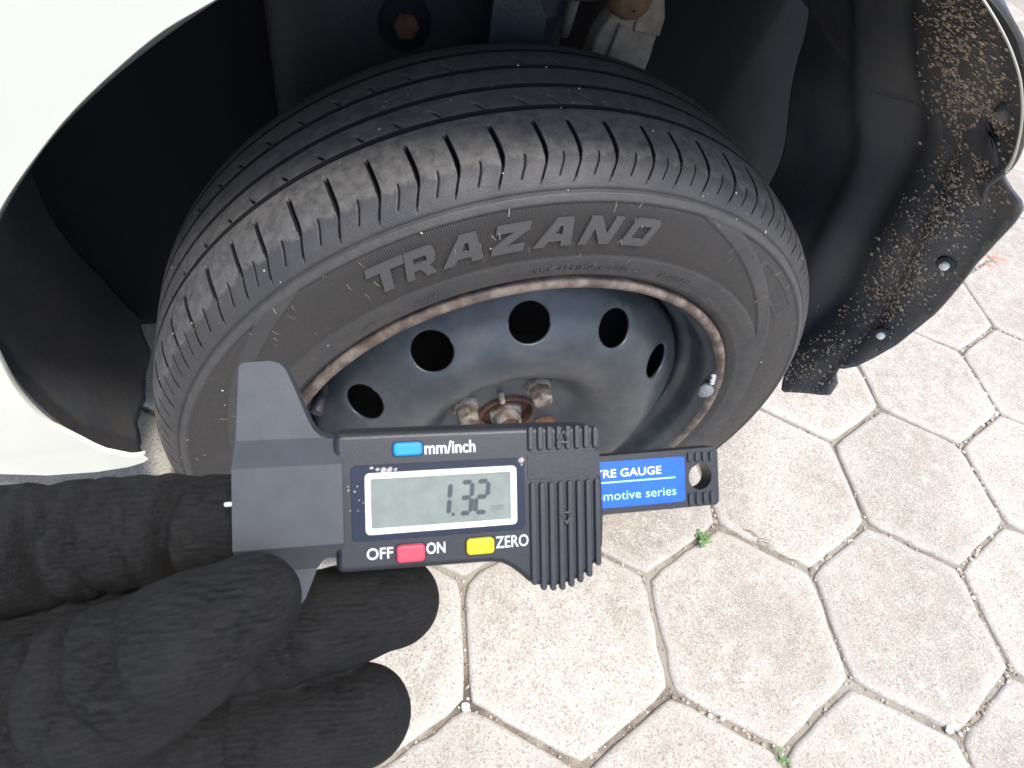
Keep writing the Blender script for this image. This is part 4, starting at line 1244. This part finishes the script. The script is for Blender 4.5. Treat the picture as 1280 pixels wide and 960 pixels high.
# rows: x, y, z, radius in millimetres, in the gauge's own frame (Z towards the eye)
parts.append(finger([(-41.8, -14.2, 8.4, 8.4), (-48.2, -17.6, 8.8, 10.6), (-54.6, -21.2, 8.6, 12.2), (-64.6, -27.0, 6.5, 13.8), (-78, -34.6, 2.5, 16.0), (-96, -43.5, -6, 18.6), (-118, -52, -18, 20), (-150, -56, -30, 20)],
    [(13, 1.5, 1.3, 3.0, 1.0), (20, 2.8, 1.4, 3.4, .7), (27, 4.6, 1.8, 4.5, .9), (35, 3.6, 1.6, 3.5, 1.3), (44, 5.0, 2.2, 5, 1.2)], seed=1, joints=((30, 12, 2.6),)))
parts.append(finger([(-33, -5.6, -18.5, 9.0), (-42.7, -5.9, -18.5, 9.9), (-56.5, -5.9, -18, 10.9), (-69.6, -6.5, -18, 11.5), (-84.0, -7.8, -18.5, 12.5), (-99.7, -9.7, -21, 13.2), (-118, -12.5, -25, 14.0), (-135, -22, -30, 15)],
    [(45, 6.5, 2.2, 3.4, 1.75), (38.5, 1.4, 1.2, 2.4, 1.6), (25, 5.0, 1.7, 1.8, 1.9), (32, .9, 1.0, 1.6, 1.6), (17, .8, 1.0, 1.0, 1.2), (59, 4.5, 2.2, 3.0, 1.5)], seed=5, joints=((44, 11, 2.4), (25, 6, 1.4))))
parts.append(finger([(-16.6, -26.4, -20, 9.9), (-27.2, -28.4, -20.5, 10.9), (-42.4, -31.0, -22, 11.6), (-60.5, -31.6, -24, 12.4), (-81, -31.0, -26, 13.0), (-105, -33, -29, 13.4), (-126, -36, -31, 14.5), (-140, -40, -33, 15)],
    [(24, .8, 2.2, 1.5, 0), (48, 1.2, 2.4, 2.0, 0)], seed=9, joints=((24, 8, 1.2),)))
parts.append(finger([(-24.6, -50.8, -20, 11.0), (-36.2, -53.0, -21.5, 11.6), (-51.5, -55.5, -25, 12.6), (-69.8, -57, -29, 13.2), (-89.3, -57.5, -32, 13.4), (-110.4, -60.7, -34, 13.2), (-128, -55, -35, 14.5), (-142, -54, -36, 15)],
    [(26, .8, 2.2, 1.5, 0), (48, 1.2, 2.4, 2.0, 0)], seed=13, joints=((26, 8, 1.2),)))
parts.append(finger([(-36, -80, -22, 9.0), (-47, -83, -24, 9.6), (-62, -86, -28, 10.2), (-79, -87, -32, 10.6), (-98, -84, -35, 11), (-115, -77.7, -37, 11.5), (-132, -70, -37, 13), (-145, -66, -37, 14)],
    [(24, .8, 2.2, 1.5, 0), (44, 1.2, 2.4, 2.0, 0)], seed=17))
# palm and wrist as two broad tapering masses
parts.append(finger([(-122, -24, -29, 15), (-136, -32, -32, 20), (-158, -45, -35, 25), (-185, -56, -37, 26), (-212, -66, -40, 25), (-245, -78, -46, 26), (-300, -98, -58, 29), (-380, -128, -76, 33), (-500, -172, -105, 38)], [(74, 1.4, 3, 2, 0), (86, 1.2, 3, 2, 0)], 90, 40, .85, 21))
parts.append(finger([(-124, -62, -35, 15), (-140, -60, -36, 20), (-162, -58, -37, 24), (-190, -60, -38, 26), (-215, -67, -41, 25)], [], 60, 40, .85, 25))
parts.append(finger([(-112, -50, -18, 16), (-128, -46, -26, 17), (-146, -40, -31, 18), (-165, -46, -35, 20)], [], 50, 36, 1, 29))
V = []; F = []
for v_, f_ in parts:
    o_ = len(V); V += [p * .001 for p in v_]; F += [tuple(i + o_ for i in t) for t in f_]
tmp = mesh_obj('glove_source', V, F, None)
rmd = tmp.modifiers.new('remesh', 'REMESH'); rmd.mode = 'VOXEL'; rmd.voxel_size = .00058
smd = tmp.modifiers.new('smooth', 'SMOOTH'); smd.factor = .5; smd.iterations = 5
dg = bpy.context.evaluated_depsgraph_get(); dg.update()
hme = bpy.data.meshes.new_from_object(tmp.evaluated_get(dg))
bpy.data.objects.remove(tmp)
hme.name = 'gloved_hand'; hme.materials.clear(); hme.materials.append(MAT['glove_knit'])
hme.polygons.foreach_set('use_smooth', [True] * len(hme.polygons))
hand = bpy.data.objects.new('gloved_hand', hme); COL.objects.link(hand)
hand.matrix_world = GM
tag(hand, 'hand in a black knitted work glove pinching the tyre gauge', 'hand')

# ================================================================== SMALL THINGS ON THE GROUND
def pebble(name, x, y, s, label, seed):
    bm = bmesh.new(); bmesh.ops.create_icosphere(bm, subdivisions=2, radius=s)
    for v in bm.verts:
        v.co *= 1 + .35 * noise.noise(v.co * (1.0 / s) + Vector((seed, 0, 0))); v.co.z *= .6
    o = bm_obj(name, bm, 'pebble_white', None, True, 30); o.location = (x, y, -.001)
    tag(o, label, 'pebble', 'white pebbles in the joints')
pebble('pebble', -.042, -.232, .0052, 'white pebble in the paver joint below the gauge buttons', 1)
pebble('pebble', .541, -.398, .0050, 'white pebble in the paver joint at the lower right', 2)

def clover(x, y, label, s, n, seed):
    rr_ = random.Random(seed); V = []; F = []; T = []
    for i in range(n):
        a = rr_.random() * 6.28; d = rr_.uniform(.1, 1) * s; h = rr_.uniform(.003, .008)
        c = Vector((x + d * math.cos(a), y + d * math.sin(a), h)); tone = rr_.random()
        for l_ in range(3):
            b = a + l_ * 2.09; ls = s * rr_.uniform(.32, .5)
            t_ = Vector((math.cos(b), math.sin(b), rr_.uniform(.0, .35))); sd = Vector((-math.sin(b), math.cos(b), 0)); o_ = len(V)
            V += [c, c + t_ * ls * .6 + sd * ls * .42, c + t_ * ls + sd * ls * .2, c + t_ * ls * .92, c + t_ * ls - sd * ls * .2, c + t_ * ls * .6 - sd * ls * .42]
            T += [tone] * 6; F.append(tuple(range(o_, o_ + 6)))
        o_ = len(V); base_ = Vector((x, y, -.006)); V += [base_ + Vector((.0006, 0, 0)), base_ - Vector((.0006, 0, 0)), c - Vector((.0004, 0, 0)), c + Vector((.0004, 0, 0))]; T += [tone] * 4; F.append((o_, o_ + 1, o_ + 2, o_ + 3))
    o = mesh_obj('weed', V, F, 'leaf', None, False, {'tone': T}); tag(o, label, 'weed', 'small weeds in the joints')
clover(.325, -.101, 'tiny green clover growing in the joint right of the gauge tail', .012, 9, 3)
clover(.303, -.369, 'tiny green weed in the joint at the bottom edge', .009, 6, 6)
V = []; F = []; T = []
rb = random.Random(14)
for i in range(16):
    t = rb.random(); x = .385 + t * .06; y = -.092 - t * .062 + rb.uniform(-.002, .002); a = math.atan2(-.062, .06) + rb.uniform(-.5, .5); L = rb.uniform(.012, .03); tone = rb.random(); o_ = len(V)
    for q_ in range(4):
        u = q_ / 3; w = .0008 * (1 - u * .8)
        for sg in (-1, 1): V.append((x + math.cos(a) * L * u - math.sin(a) * w * sg, y + math.sin(a) * L * u + math.cos(a) * w * sg, -.004 + .008 * math.sin(u * 2.4))); T.append(tone)
    F += [(o_ + 2 * q_, o_ + 2 * q_ + 1, o_ + 2 * q_ + 3, o_ + 2 * q_ + 2) for q_ in range(3)]
gr = mesh_obj('grass_tuft', V, F, 'dry_blade', None, False, {'tone': T})
tag(gr, 'sparse dry grass blades lying along the joint by the gauge tail', 'grass')
